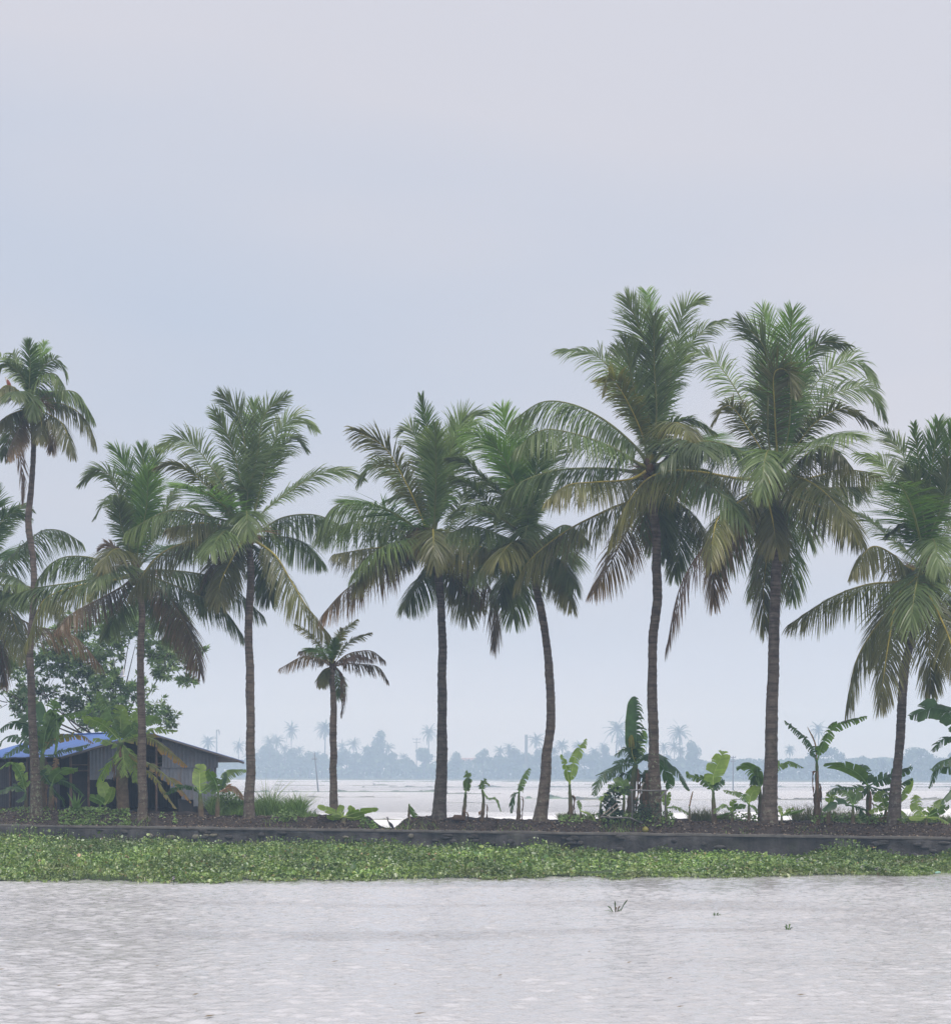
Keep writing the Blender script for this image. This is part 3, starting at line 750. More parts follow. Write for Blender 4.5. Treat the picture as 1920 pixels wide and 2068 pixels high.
PALMS.append(dict(label='coconut palm with a straight grey trunk, middle of the row, right of the young palm', trunk_px=[(885, 1655), (893, 1520), (893, 1380), (889, 1200)], widths=[31, 22, 19, 17], crown=(873, 1105), Lr=4.5, fills=4, seed=106, off=1.6, nuts=7,
 fronds=[([(879, 1016), (880, 930), (879, 862)], 'M'), ([(876, 1010), (865, 880), (851, 802)], 'Gs'), ([(850, 1040), (803, 943), (772, 899), (711, 866)], 'Y'), ([(848, 1020), (796, 954), (754, 937), (722, 977)], 'M'),
  ([(862, 1002), (844, 899), (827, 864), (806, 875)], 'M+'), ([(889, 1002), (914, 899), (938, 843), (978, 834)], 'M'), ([(892, 1010), (925, 890), (955, 850)], 'G+'), ([(834, 1062), (779, 1027), (727, 1013), (675, 1023), (638, 1076)], 'M+'),
  ([(830, 1080), (772, 1061), (709, 1054), (640, 1084)], 'M'), ([(834, 1108), (761, 1106), (675, 1119)], 'O'), ([(834, 1113), (779, 1120), (737, 1148), (712, 1188)], 'Y-'), ([(834, 1120), (761, 1148), (692, 1196), (650, 1243)], 'B'),
  ([(848, 1095), (917, 1089), (969, 1103), (1014, 1119)], 'Y-'), ([(896, 1118), (952, 1118), (1010, 1122), (1040, 1135)], 'O-'), ([(903, 1135), (952, 1148), (986, 1182), (1004, 1245), (1000, 1302)], 'B'), ([(870, 1140), (848, 1176), (816, 1222)], 'M'),
  ([(890, 1140), (934, 1176), (969, 1222)], 'O'), ([(905, 1070), (940, 1000), (990, 968)], 'M+'), ([(860, 1075), (848, 1060), (830, 1105)], 'B-'), ([(858, 1040), (820, 1000), (780, 1010)], 'M'), ([(872, 1000), (868, 920), (860, 880)], 'M'),
  ([(885, 1030), (905, 960), (910, 900)], 'M')]))
PALMS.append(dict(label='coconut palm with a trunk curving left at the top, crown bright green at its heart', trunk_px=[(1088, 1660), (1104, 1540), (1111, 1440), (1108, 1340), (1094, 1240), (1083, 1185)], widths=[33, 23, 20, 18, 17, 16], crown=(1071, 1105), Lr=4.4, fills=5, seed=107, off=1.7, nuts=6,
 fronds=[([(1056, 1037), (1030, 916), (1013, 826)], 'G'), ([(1062, 1037), (1054, 899), (1057, 848)], 'G'), ([(1038, 1002), (1004, 916), (952, 876), (936, 884)], 'G'), ([(1030, 1020), (969, 961), (934, 930), (902, 924)], 'M'),
  ([(1020, 1050), (952, 985), (910, 962)], 'M'), ([(1021, 1085), (952, 1062), (908, 1076)], 'M'), ([(1068, 1070), (1060, 1030), (1045, 1050)], 'M-'), ([(1090, 1135), (1132, 1165), (1156, 1219)], 'O'), ([(1080, 1040), (1110, 940), (1135, 900)], 'M'),
  ([(1050, 1130), (1020, 1170), (1010, 1215)], 'M'), ([(1095, 1090), (1140, 1060), (1180, 1085)], 'M'), ([(1045, 990), (1020, 930), (985, 880)], 'G'), ([(1075, 1010), (1085, 930), (1090, 880)], 'G'), ([(1050, 1120), (990, 1130), (950, 1165)], 'M'),
  ([(1090, 1120), (1130, 1130), (1160, 1180)], 'M'), ([(1062, 1030), (1040, 940), (1038, 890)], 'G')]))
PALMS.append(dict(label='tallest coconut palm, its trunk rising beside the bamboo rails and big banana plant', trunk_px=[(1320, 1662), (1322, 1520), (1318, 1350), (1325, 1160)], widths=[28, 22, 20, 18], crown=(1311, 948), Lr=5.3, fills=5, seed=108, off=1.5, bark='bark_lichen', nuts=8, Lleaf=1.6,
 fronds=[([(1325, 843), (1321, 741), (1320, 640)], 'M-'), ([(1309, 801), (1297, 681), (1266, 603)], 'M'), ([(1320, 800), (1312, 660), (1305, 590)], 'G+'), ([(1338, 831), (1367, 696), (1385, 620), (1420, 604)], 'M'),
  ([(1340, 816), (1382, 711), (1421, 666), (1465, 646)], 'M'), ([(1303, 892), (1261, 786), (1201, 717), (1130, 706)], 'M'), ([(1300, 886), (1255, 790), (1228, 759), (1220, 790)], 'Y-'), ([(1290, 850), (1261, 786), (1244, 702)], 'M+'),
  ([(1300, 922), (1231, 855), (1156, 816), (1095, 811), (1036, 848)], 'M'), ([(1291, 937), (1231, 901), (1141, 871), (1095, 868), (1042, 905)], 'M-'), ([(1285, 952), (1231, 946), (1110, 952), (1020, 994), (1000, 1035)], 'M-'),
  ([(1276, 966), (1201, 973), (1147, 979), (1108, 1008)], 'Y-'), ([(1291, 1000), (1231, 1027), (1141, 1073), (1070, 1130), (1040, 1177)], 'O-'), ([(1297, 1005), (1260, 1080), (1225, 1150), (1195, 1192)], 'B'),
  ([(1325, 912), (1352, 861), (1397, 849), (1442, 872)], 'M-'), ([(1340, 930), (1370, 905), (1400, 915)], 'O-'), ([(1330, 1000), (1372, 1080), (1362, 1160)], 'M'), ([(1345, 950), (1430, 950), (1480, 1000)], 'M+'),
  ([(1330, 870), (1345, 760), (1370, 700)], 'G+'), ([(1296, 860), (1275, 760), (1262, 690)], 'M'), ([(1335, 990), (1400, 1040), (1430, 1110)], 'O+'), ([(1315, 990), (1330, 1060), (1342, 1120)], 'M')]))
PALMS.append(dict(label='coconut palm with a dark upright trunk and drooping golden-ribbed fronds, second from right', trunk_px=[(1552, 1667), (1556, 1520), (1560, 1330), (1568, 1100)], widths=[36, 27, 23, 22], crown=(1565, 965), Lr=5.3, fills=5, seed=109, off=1.6, nuts=8, Lleaf=1.6,
 fronds=[([(1569, 934), (1564, 829), (1566, 748), (1585, 745), (1605, 795)], 'O-'), ([(1567, 900), (1562, 790), (1560, 700)], 'M'), ([(1551, 881), (1544, 705), (1497, 649)], 'M'), ([(1565, 846), (1555, 688), (1539, 624)], 'G'),
  ([(1590, 881), (1597, 741), (1595, 677), (1600, 628)], 'G'), ([(1597, 881), (1625, 734), (1660, 691), (1712, 696)], 'M'), ([(1604, 888), (1646, 776), (1695, 734), (1734, 730), (1768, 772)], 'M'),
  ([(1604, 899), (1653, 811), (1710, 786), (1752, 783), (1785, 842)], 'M+'), ([(1597, 917), (1646, 853), (1699, 825), (1766, 855)], 'O'), ([(1551, 935), (1516, 874), (1470, 818), (1440, 850)], 'Y-'),
  ([(1551, 925), (1488, 790), (1435, 723), (1375, 703)], 'M+'), ([(1541, 945), (1470, 899), (1400, 893), (1335, 935)], 'M'), ([(1495, 966), (1412, 952), (1352, 950), (1306, 967), (1261, 1025), (1232, 1090)], 'Y-'),
  ([(1551, 975), (1488, 1015), (1449, 1047), (1435, 1135)], 'Y-'), ([(1555, 970), (1551, 1005), (1560, 1050), (1567, 1105)], 'Y-'), ([(1583, 960), (1629, 917), (1667, 899), (1712, 935)], 'O-'), ([(1590, 972), (1646, 962), (1699, 948), (1772, 956)], 'O'),
  ([(1590, 985), (1660, 985), (1750, 982)], 'M+'), ([(1597, 1000), (1646, 1019), (1699, 1043), (1740, 1094)], 'O-'), ([(1576, 1040), (1597, 1145), (1600, 1205)], 'M+'), ([(1558, 1040), (1530, 1145), (1514, 1195)], 'M+'),
  ([(1556, 1060), (1541, 1190), (1544, 1270)], 'O+'), ([(1535, 1020), (1450, 1100), (1440, 1215)], 'B'), ([(1520, 1030), (1430, 1095), (1375, 1180), (1345, 1310)], 'D'), ([(1580, 900), (1600, 800), (1620, 740)], 'M+')]))
PALMS.append(dict(label='rightmost coconut palm, leaning right with its crown cut by the photo edge', trunk_px=[(1803, 1664), (1814, 1540), (1822, 1420), (1835, 1310), (1850, 1240)], widths=[32, 21, 20, 18, 17], crown=(1868, 1152), Lr=5.0, fills=4, seed=110, off=1.6, nuts=7, Lleaf=1.5,
 fronds=[([(1871, 1060), (1880, 952), (1895, 852)], 'G-'), ([(1865, 1050), (1857, 952), (1845, 858)], 'Gs'), ([(1845, 1057), (1812, 997), (1780, 934), (1732, 916)], 'M'), ([(1852, 1060), (1822, 917), (1783, 872)], 'M'),
  ([(1822, 1107), (1752, 1050), (1706, 1028)], 'M+'), ([(1829, 1144), (1805, 1121), (1762, 1103), (1723, 1153)], 'Y-'), ([(1822, 1172), (1752, 1180), (1681, 1205), (1595, 1260)], 'O'), ([(1850, 1178), (1780, 1250), (1730, 1330), (1708, 1432)], 'O+'),
  ([(1850, 1165), (1815, 1200), (1795, 1290), (1776, 1424)], 'Y-'), ([(1872, 1190), (1892, 1233), (1917, 1290), (1935, 1360)], 'Y-'), ([(1872, 1190), (1876, 1290), (1879, 1398)], 'O+'), ([(1890, 1100), (1960, 1040), (2040, 1070)], 'M'),
  ([(1895, 1150), (1980, 1150), (2060, 1230)], 'O'), ([(1885, 1080), (1930, 960), (1990, 900)], 'M'), ([(1880, 1060), (1910, 940), (1925, 860)], 'G'), ([(1885, 1170), (1950, 1240), (1985, 1350)], 'O'), ([(1868, 1070), (1850, 990), (1830, 950)], 'M'),
  ([(1875, 1090), (1905, 1010), (1915, 930)], 'M'), ([(1860, 1100), (1830, 1060), (1790, 1080)], 'M')]))
for d in PALMS:
    build_palm(**d)

# ================================================================== BANANA PLANTS
BC = {'g': ((0.115, 0.20, 0.045), (0.155, 0.245, 0.055)), 'l': ((0.21, 0.32, 0.06), (0.28, 0.38, 0.07)), 'd': ((0.050, 0.105, 0.040), (0.075, 0.14, 0.055)),
      'y': ((0.22, 0.23, 0.05), (0.34, 0.25, 0.06)), 'o': ((0.16, 0.19, 0.05), (0.42, 0.19, 0.04)), 'b': ((0.20, 0.12, 0.065), (0.26, 0.16, 0.09))}
def banana_leaf(parent, pts, Y, wpx, code, r, tear=0.35, dep=None, roll=None):
    sc = Y/FPX
    P2 = np.array(pts, float)
    seg = np.concatenate([[0], np.cumsum(np.linalg.norm(np.diff(P2, axis=0), axis=1))])
    lp = seg[-1]*sc
    ch = P2[-1]-P2[0]; el = math.degrees(math.atan2(-ch[1], abs(ch[0])+1e-3))
    if dep is None:
        dep = r.choice([-1, 1])*r.uniform(0.2, 0.4)*lp
    n_ = 30
    S = spline([at(a, b, Y+dep*(s/seg[-1])**1.1) for (a, b), s in zip(P2, seg)], n_)
    T = nrm(np.gradient(S, axis=0))
    tip = S[-1]-S[0]; R = np.array([tip[0], tip[1], 0.]); R = R/max(np.linalg.norm(R), 1e-6)
    S0 = np.cross(ZUP, R)
    Sd = nrm(S0-(T@S0)[:, None]*T); N = np.cross(T, Sd)
    if roll is None:
        # how far the blade turns its face to the river
        roll = face_roll(T, Sd, N)*(r.uniform(0.65, 0.95) if el > 15 else r.uniform(0.3, 0.65))
    S1 = Sd*np.cos(roll)+N*np.sin(roll); N1 = -Sd*np.sin(roll)+N*np.cos(roll)
    c0, c1 = [np.array(c) for c in BC[code[0]]]
    w = wpx*sc*0.56
    u = np.linspace(0, 1, n_); ns = 22; t0 = 0.10
    mb = MB()
    for sg in (-1, 1):
        tr = tear
        if 'h' in code: tr = 0.95 if sg < 0 else 0.08
        ed = np.linspace(t0, 1, ns+1); grp = 0; dj = r.uniform(0.5, 1.0); gap = False
        flo = r.normal(0, 0.1)
        for k in range(ns):
            torn_next = r.random() < tr
            prof = lambda t: np.interp((t-t0)/(1-t0), [0, 0.06, 0.2, 0.5, 0.8, 0.94, 1], [0.25, 0.72, 0.95, 1.0, 0.85, 0.5, 0.12])
            rows = []
            for e_i, t in enumerate((ed[k], ed[k+1])):
                g = lambda A: np.array([np.interp(t, u, A[:, q]) for q in range(3)])
                p, Tt, Ss, Nn = g(S), g(T), g(S1), g(N1)
                a = math.radians(72-28*t)
                v = 0.25+flo
                d0 = math.cos(a)*Tt+math.sin(a)*(sg*math.cos(v)*Ss+math.sin(v)*Nn)
                ww = w*prof(t)*(1.0 if not (torn_next or gap) else r.uniform(0.8, 1.0))
                row = [p]; d = d0
                for s in (0.3, 0.7, 1.0):
                    d = d0+np.array([0, 0, -1.])*dj*(0.55 if tr < 0.3 else 1.0)*s
                    d = d/np.linalg.norm(d); row.append(row[-1]+d*ww/3*1.15)
                rows.append(np.array(row))
            A, B = rows
            if torn_next:   # the tear opens towards the leaf edge
                for q in (1, 2, 3): B[q] = B[q]+(A[q]-B[q])*(0.06+0.17*q*r.uniform(0.5, 1.1))
            V = np.vstack([A, B]); f = [[q, q+1, q+5, q+4] if sg > 0 else [q+4, q+5, q+1, q] for q in range(3)]
            tm = 0.5*(ed[k]+ed[k+1])
            mx = np.clip(np.array([0, 0.1, 0.35, 1.0]*2)*(0.3+tm)+(tm**3)*0.5, 0, 1)[:, None]
            mb.add(V, f, None, (c0+(c1-c0)*mx)*r.uniform(0.9, 1.1))
            gap = torn_next
            if torn_next: dj = r.uniform(0.4, 1.7)*(0.6+tr); flo = r.normal(0, 0.12+0.25*tr)
    lf = mb.build('leaf', M['banana'], parent)
    V, q, t = tube(S-N1*0.006, np.interp(u, [0, 0.12, 0.5, 1], [0.028, 0.02, 0.012, 0.004]), 5, True)
    m2 = MB(); m2.add(V, q, t, np.clip(np.array(c0)*1.7+0.03, 0, 0.5)); m2.build('midrib', M['rib'], lf, True)
    return lf
def banana(label, stem, sw, leaves, off, seed, skirt=0, scol=(0.17, 0.125, 0.085), cat='banana plant'):
    r = np.random.default_rng(seed)
    Y = wall_y_px(stem[0][0])+off
    base = at(stem[0][0], stem[0][1], Y); base[2] = bank_base(stem[0][0], Y)
    b = thing('banana_plant', base, label, cat, 'banana plants on the bank')
    sc = Y/FPX
    pts = [at(x, y, Y) for x, y in stem]; pts[0][2] = base[2]-0.12
    P = spline(pts, 16)
    u = np.linspace(0, 1, 16)
    rad = sw*sc*0.5*np.interp(u, [0, 0.1, 0.6, 1], [1.25, 1.05, 0.85, 0.5])*r.uniform(0.93, 1.07, 16)
    V, q, t = tube(P, rad, 9, True)
    c = np.repeat(np.array(scol)*np.interp(u, [0, 0.5, 1], [0.9, 1.0, 0.8])[:, None], 9, 0)
    g = np.repeat(np.interp(u, [0.4, 1], [0, 1])[:, None], 9, 0)
    c = c*(1-g)+np.array([0.10, 0.15, 0.05])*g
    c = np.vstack([c, c[:1], c[-1:]])
    mb = MB(); mb.add(V+0.005*r.normal(size=V.shape), q, t, c)
    mb.build('pseudostem', M['wood'], b, True)
    top = np.array(stem[-1], float)
    for lf in leaves:
        pl, wpx, code = lf[0], lf[1], lf[2]
        tr = lf[3] if len(lf) > 3 else 0.35
        dp = lf[4] if len(lf) > 4 else None
        rl = lf[5] if len(lf) > 5 else None
        banana_leaf(b, [tuple(top)]+list(pl) if np.hypot(*(top-np.array(pl[0]))) > 3 else pl, Y, wpx, code, r, tr, dp, rl)
    for k in range(skirt):
        a = r.uniform(0, 2*PI); i = r.integers(6, 15); p0 = P[i]; d = np.array([math.cos(a), math.sin(a), 0])
        L = min(r.uniform(0.35, 0.9), p0[2]-base[2])
        rr = sw*sc*0.5
        pp = spline([p0, p0+d*(rr+0.03), p0+d*(rr+0.05)-[0, 0, L*0.5], p0+d*(rr+0.02)-[0, 0, L]], 8)
        tv = np.cross(d, ZUP); wv = np.interp(np.linspace(0, 1, 8), [0, 0.4, 1], [0.015, 0.04, 0.012])[:, None]
        V = np.stack([pp-tv*wv, pp+d*0.02, pp+tv*wv], 1).reshape(-1, 3)+0.012*r.normal(size=(24, 3))
        mb = MB(); mb.add(V, grid_faces(8, 3), None, np.array([0.20, 0.125, 0.075])*r.uniform(0.7, 1.2)); mb.build('dead_leaf', M['dry'], b)
    return b

banana('large banana plant with yellowing orange-tipped leaves in front of the shed', [(249, 1640), (246, 1570), (243, 1500)], 26,
 [([(238, 1478), (216, 1429), (199, 1397)], 34, 'g', .8), ([(243, 1483), (243, 1451), (240, 1424)], 30, 'l', .2, .6), ([(257, 1491), (268, 1456), (282, 1426)], 34, 'l', .5), ([(235, 1489), (206, 1462), (166, 1447)], 28, 'l', .5),
  ([(265, 1485), (311, 1473), (358, 1475)], 26, 'l', .6), ([(262, 1480), (300, 1456), (326, 1455)], 24, 'g', .2), ([(262, 1495), (298, 1489), (338, 1514), (379, 1549)], 30, 'o', .7), ([(236, 1505), (211, 1495), (188, 1491)], 22, 'l', .4),
  ([(246, 1505), (250, 1535), (253, 1565)], 42, 'l', .7, -.6), ([(238, 1525), (216, 1546), (196, 1588)], 30, 'l', .6), ([(268, 1525), (311, 1548), (338, 1570), (362, 1590), (386, 1622)], 28, 'o', .6), ([(270, 1540), (311, 1568), (333, 1603), (357, 1634)], 24, 'y', .6),
  ([(262, 1520), (272, 1545), (274, 1580)], 36, 'l', .5, -.4), ([(246, 1470), (255, 1440), (262, 1420)], 30, 'g', .6, .9)], 2.4, 201, 10)
banana('young banana plant with a broad pale leaf at the foot of the large one', [(214, 1640), (212, 1626)], 9, [([(212, 1605), (205, 1580)], 22, 'l', .1, .2), ([(200, 1616), (182, 1609)], 17, 'g', .1), ([(221, 1612), (228, 1590)], 15, 'l', .1)], 1.9, 202)
banana('banana plant with a hanging orange dead leaf, right of the spotted slender trunk', [(104, 1640), (104, 1588)], 14,
 [([(102, 1570), (96, 1545)], 20, 'g', .3), ([(112, 1568), (130, 1555), (157, 1552)], 22, 'g', .3), ([(120, 1576), (146, 1586), (170, 1607)], 20, 'd', .6), ([(110, 1560), (114, 1530), (115, 1558)], 12, 'b', .3), ([(95, 1575), (82, 1560), (72, 1570)], 20, 'd', .5),
  ([(112, 1600), (125, 1615), (130, 1630)], 16, 'd', .4)], 2.5, 203, 4)
banana('tall banana plant with a big drooping leaf, half behind the spotted slender trunk', [(84, 1642), (84, 1580), (86, 1525)], 18,
 [([(100, 1480), (112, 1435), (115, 1470), (110, 1522)], 34, 'g', .3, -.8), ([(60, 1500), (22, 1487), (-12, 1512)], 26, 'd', .6), ([(100, 1500), (130, 1488), (165, 1486), (189, 1501)], 20, 'o', .8), ([(105, 1525), (130, 1515), (182, 1503)], 18, 'd', .7),
  ([(82, 1480), (70, 1430), (46, 1388)], 36, 'd', .6), ([(98, 1490), (120, 1450), (152, 1440), (190, 1431)], 22, 'g', .6), ([(75, 1490), (50, 1465), (20, 1462), (-8, 1480)], 28, 'd', .6), ([(92, 1480), (105, 1440), (112, 1410)], 34, 'g', .4),
  ([(70, 1520), (40, 1510), (5, 1530)], 22, 'd', .5), ([(76, 1500), (55, 1475), (40, 1440)], 30, 'd', .5)], 3.0, 204, 5)
banana('small banana plant with an upright olive leaf near the left photo edge', [(53, 1642), (52, 1600)], 8, [([(46, 1570), (38, 1543)], 24, 'l', .2, .3), ([(30, 1590), (-8, 1602)], 20, 'd', .4), ([(40, 1560), (22, 1540), (-6, 1556)], 16, 'g', .5), ([(48, 1610), (35, 1620)], 14, 'd', .2)], 2.2, 205)
banana('small banana plant against the grey shed sheets with one upright leaf', [(407, 1642), (404, 1603)], 12, [([(403, 1575), (405, 1544)], 26, 'l', .2, .4), ([(420, 1592), (441, 1574)], 16, 'g', .3), ([(385, 1588), (360, 1590), (332, 1604)], 16, 'd', .6)], 1.7, 206)
banana('small banana plant at the right corner of the shed with a leaf arching right', [(438, 1642), (441, 1600)], 10, [([(434, 1578), (419, 1555)], 22, 'g', .4), ([(462, 1565), (497, 1555)], 20, 'g', .4), ([(470, 1590), (492, 1614)], 20, 'b', .5), ([(450, 1580), (455, 1560)], 14, 'd', .3), ([(430, 1590), (425, 1580)], 20, 'g', .3)], 2.0, 207)
banana('low clump of pale banana suckers beside the young palm', [(694, 1658), (694, 1650)], 10, [([(670, 1640), (642, 1628)], 15, 'l', .1), ([(688, 1640), (690, 1627)], 13, 'l', .1), ([(705, 1645), (711, 1629)], 15, 'l', .1), ([(725, 1640), (763, 1634)], 15, 'l', .1), ([(715, 1652), (735, 1645)], 14, 'l', .1), ([(676, 1652), (660, 1650)], 14, 'l', .1)], 1.2, 208)
banana('cut banana stub with one small leaf, left of the middle palm', [(825, 1658), (826, 1624)], 5, [([(830, 1636), (845, 1657)], 13, 'g', .1)], 1.7, 209)
banana('thin banana shoot with one drooping tattered leaf, nearest right of the middle palm', [(935, 1658), (940, 1602)], 9, [([(944, 1580), (942, 1556)], 16, 'g', .5, .3), ([(946, 1570), (944, 1598)], 18, 'g', .5)], 2.0, 210, 2)
banana('thin banana shoot with a leaf arching down to the right', [(972, 1660), (976, 1618), (974, 1596)], 8, [([(978, 1578), (989, 1586)], 14, 'g', .5), ([(972, 1582), (967, 1592)], 14, 'g', .4), ([(985, 1612), (1000, 1612), (1012, 1640)], 10, 'g', .6)], 1.8, 211, 2)
banana('tattered banana shoot just left of the curved palm trunk', [(1046, 1662), (1048, 1600)], 8, [([(1056, 1575), (1069, 1551)], 16, 'g', .5), ([(1038, 1605), (1032, 1642)], 16, 'd', .6), ([(1052, 1590), (1056, 1600)], 12, 'g', .4)], 1.8, 212, 3)
banana('tall thin banana shoot with one upright yellow-green leaf, right of the curved palm', [(1154, 1660), (1150, 1585)], 10, [([(1160, 1535), (1184, 1492)], 20, 'l', .5), ([(1142, 1548), (1133, 1524)], 12, 'l', .3)], 2.0, 213, 3)
banana('tiny banana shoot with an arching leaf beside the tall thin shoot', [(1174, 1660), (1172, 1638)], 5, [([(1170, 1628), (1167, 1617)], 8, 'g', .2), ([(1190, 1644), (1206, 1662)], 9, 'l', .3)], 1.6, 214)
banana('large dark banana plant with a half-stripped upright leaf beside the tallest palm', [(1270, 1660), (1276, 1600), (1283, 1545)], 18,
 [([(1284, 1486), (1284, 1408)], 38, 'dh', .5, .3, 0.0), ([(1266, 1513), (1242, 1525)], 26, 'd', .7), ([(1248, 1548), (1218, 1566), (1196, 1606)], 34, 'd', .7, -.7), ([(1301, 1528), (1332, 1527), (1361, 1551), (1392, 1596)], 34, 'd', .5, -.5), ([(1310, 1530), (1338, 1550), (1352, 1592)], 36, 'd', .2, .5),
  ([(1262, 1535), (1243, 1548), (1228, 1575)], 30, 'd', .7), ([(1276, 1520), (1274, 1485)], 12, 'y', .2), ([(1290, 1520), (1296, 1490), (1300, 1475)], 24, 'g', .6), ([(1292, 1570), (1300, 1560), (1306, 1585)], 26, 'd', .4), ([(1266, 1565), (1256, 1560), (1250, 1585)], 30, 'd', .4)], 2.3, 215, 5)
banana('young banana plant under the large dark one, left of the tallest palm', [(1258, 1660), (1260, 1608)], 8, [([(1256, 1585), (1246, 1570)], 24, 'g', .2), ([(1270, 1590), (1276, 1600)], 20, 'd', .3), ([(1245, 1590), (1228, 1586)], 18, 'g', .3)], 1.7, 216)
banana('thick dry banana stump wrapped in brown leaves behind the tallest palm', [(1302, 1660), (1303, 1610), (1305, 1556)], 20, [([(1308, 1562), (1310, 1590)], 20, 'b', .3)], 2.6, 217, 14, (0.15, 0.09, 0.06))
banana('small stub with one yellow-green leaf at the left end of the bamboo rails', [(1212, 1660), (1213, 1622)], 7, [([(1218, 1612), (1232, 1598)], 16, 'l', .4)], 1.5, 218)
banana('small banana plant right of the tallest palm with a torn leaf to the right', [(1346, 1660), (1345, 1632)], 8, [([(1340, 1608), (1338, 1596)], 12, 'l', .2), ([(1350, 1610), (1352, 1600)], 9, 'l', .2), ([(1365, 1630), (1392, 1644)], 14, 'g', .7)], 1.9, 219)
banana('dry leafless banana stick between the tallest palm and the broad-leaved plant', [(1392, 1662), (1392, 1628)], 5, [([(1396, 1610), (1399, 1598)], 3, 'b', .2)], 1.8, 220)
banana('banana plant with one broad upright leaf, left of the second palm from right', [(1442, 1664), (1440, 1598)], 10, [([(1441, 1565), (1462, 1518)], 36, 'l', .12, .4, .25), ([(1420, 1576), (1385, 1562)], 20, 'g', .5), ([(1450, 1585), (1462, 1575)], 16, 'd', .5)], 1.8, 221)
banana('low spreading banana sucker left of the second palm from right', [(1478, 1664), (1478, 1640)], 7, [([(1462, 1625), (1440, 1642)], 14, 'g', .4), ([(1486, 1630), (1505, 1628)], 13, 'g', .3), ([(1480, 1628), (1482, 1615)], 14, 'l', .2), ([(1462, 1645), (1440, 1650)], 12, 'g', .3)], 2.0, 222)
banana('young banana plant with an oval yellow-green leaf beside the second palm from right', [(1512, 1664), (1512, 1625)], 8, [([(1517, 1605), (1528, 1588)], 24, 'l', .15, .3, .2), ([(1495, 1605), (1460, 1596)], 14, 'g', .6), ([(1520, 1630), (1530, 1642)], 12, 'g', .2)], 1.8, 223)
banana('banana plant half hidden behind the second palm from right', [(1535, 1660), (1534, 1590)], 10, [([(1520, 1560), (1505, 1546), (1487, 1552)], 26, 'g', .3), ([(1560, 1556), (1590, 1540), (1622, 1550)], 20, 'g', .6), ([(1524, 1575), (1515, 1590)], 20, 'd', .2), ([(1530, 1565), (1528, 1548)], 18, 'g', .3)], 2.4, 224)
banana('short leafy banana sucker just right of the second palm from right', [(1578, 1666), (1578, 1648)], 6, [([(1576, 1640), (1574, 1628)], 9, 'l', .2), ([(1590, 1640), (1602, 1632)], 10, 'l', .3), ([(1605, 1640), (1626, 1634)], 9, 'g', .4)], 1.7, 225)
banana('tall bare banana plant with two ragged leaves spread like a V', [(1652, 1662), (1650, 1600), (1649, 1540)], 11, [([(1632, 1500), (1584, 1455)], 18, 'd', .9), ([(1662, 1500), (1690, 1465), (1751, 1447)], 26, 'g', .5), ([(1645, 1500), (1630, 1468)], 3, 'b', .2)], 2.1, 226, 8)
banana('broken banana stump below the tall V-shaped banana plant', [(1673, 1666), (1673, 1624)], 10, [([(1678, 1608), (1692, 1612)], 16, 'l', .3)], 1.6, 227, 1)
banana('low dark banana plant with long leaves sweeping left toward the broken stump', [(1722, 1664), (1722, 1628)], 9, [([(1692, 1622), (1662, 1638)], 20, 'd', .2), ([(1735, 1632), (1748, 1652)], 24, 'd', .6), ([(1712, 1605), (1690, 1596)], 20, 'g', .3), ([(1730, 1605), (1738, 1590)], 18, 'g', .3)], 1.6, 228)
banana('large banana plant with a broad leaf held left, beside the rightmost palm', [(1754, 1664), (1753, 1588)], 12, [([(1735, 1565), (1702, 1548), (1665, 1544)], 34, 'g', .08, -.3, .5), ([(1725, 1592), (1690, 1592), (1668, 1602)], 24, 'd', .5), ([(1785, 1572), (1812, 1560), (1842, 1549)], 26, 'd', .4), ([(1780, 1595), (1810, 1590), (1842, 1572)], 22, 'd', .5),
  ([(1775, 1608), (1800, 1602), (1825, 1612)], 24, 'd', .6), ([(1745, 1560), (1735, 1545)], 26, 'd', .4), ([(1735, 1605), (1712, 1612)], 26, 'd', .4)], 2.3, 229, 3)
banana('yellow-green banana plant behind the rightmost palm trunk', [(1788, 1664), (1788, 1635)], 9, [([(1780, 1615), (1770, 1600)], 26, 'l', .3), ([(1800, 1620), (1808, 1605)], 26, 'l', .3), ([(1772, 1632), (1755, 1640)], 20, 'l', .3), ([(1830, 1600), (1842, 1572)], 14, 'l', .1), ([(1790, 1645), (1778, 1655)], 22, 'b', .3), ([(1815, 1640), (1830, 1650)], 14, 'l', .2)], 2.1, 230)
banana('low pale banana sucker right of the rightmost palm', [(1870, 1664), (1869, 1652)], 8, [([(1855, 1635), (1846, 1606)], 26, 'l', .3, .2), ([(1888, 1642), (1916, 1628)], 16, 'g', .3), ([(1892, 1652), (1922, 1668)], 15, 'l', .2), ([(1850, 1652), (1836, 1654)], 12, 'l', .1), ([(1885, 1632), (1905, 1615)], 20, 'l', .3)], 1.8, 231)
banana('large banana plant cut by the right photo edge, dark leaves reaching in', [(1950, 1664), (1948, 1560), (1944, 1490)], 26, [([(1915, 1440), (1890, 1428), (1836, 1447)], 42, 'd', .35, -.4), ([(1920, 1490), (1905, 1492), (1882, 1516)], 30, 'd', .6), ([(1915, 1550), (1896, 1550), (1876, 1592)], 30, 'd', .6), ([(1930, 1530), (1900, 1540), (1880, 1555)], 30, 'd', .3),
  ([(1960, 1440), (1990, 1420), (2030, 1440)], 36, 'd', .4), ([(1945, 1440), (1940, 1400)], 36, 'd', .4), ([(1925, 1590), (1910, 1610), (1900, 1625)], 26, 'd', .3)], 2.2, 232, 4)

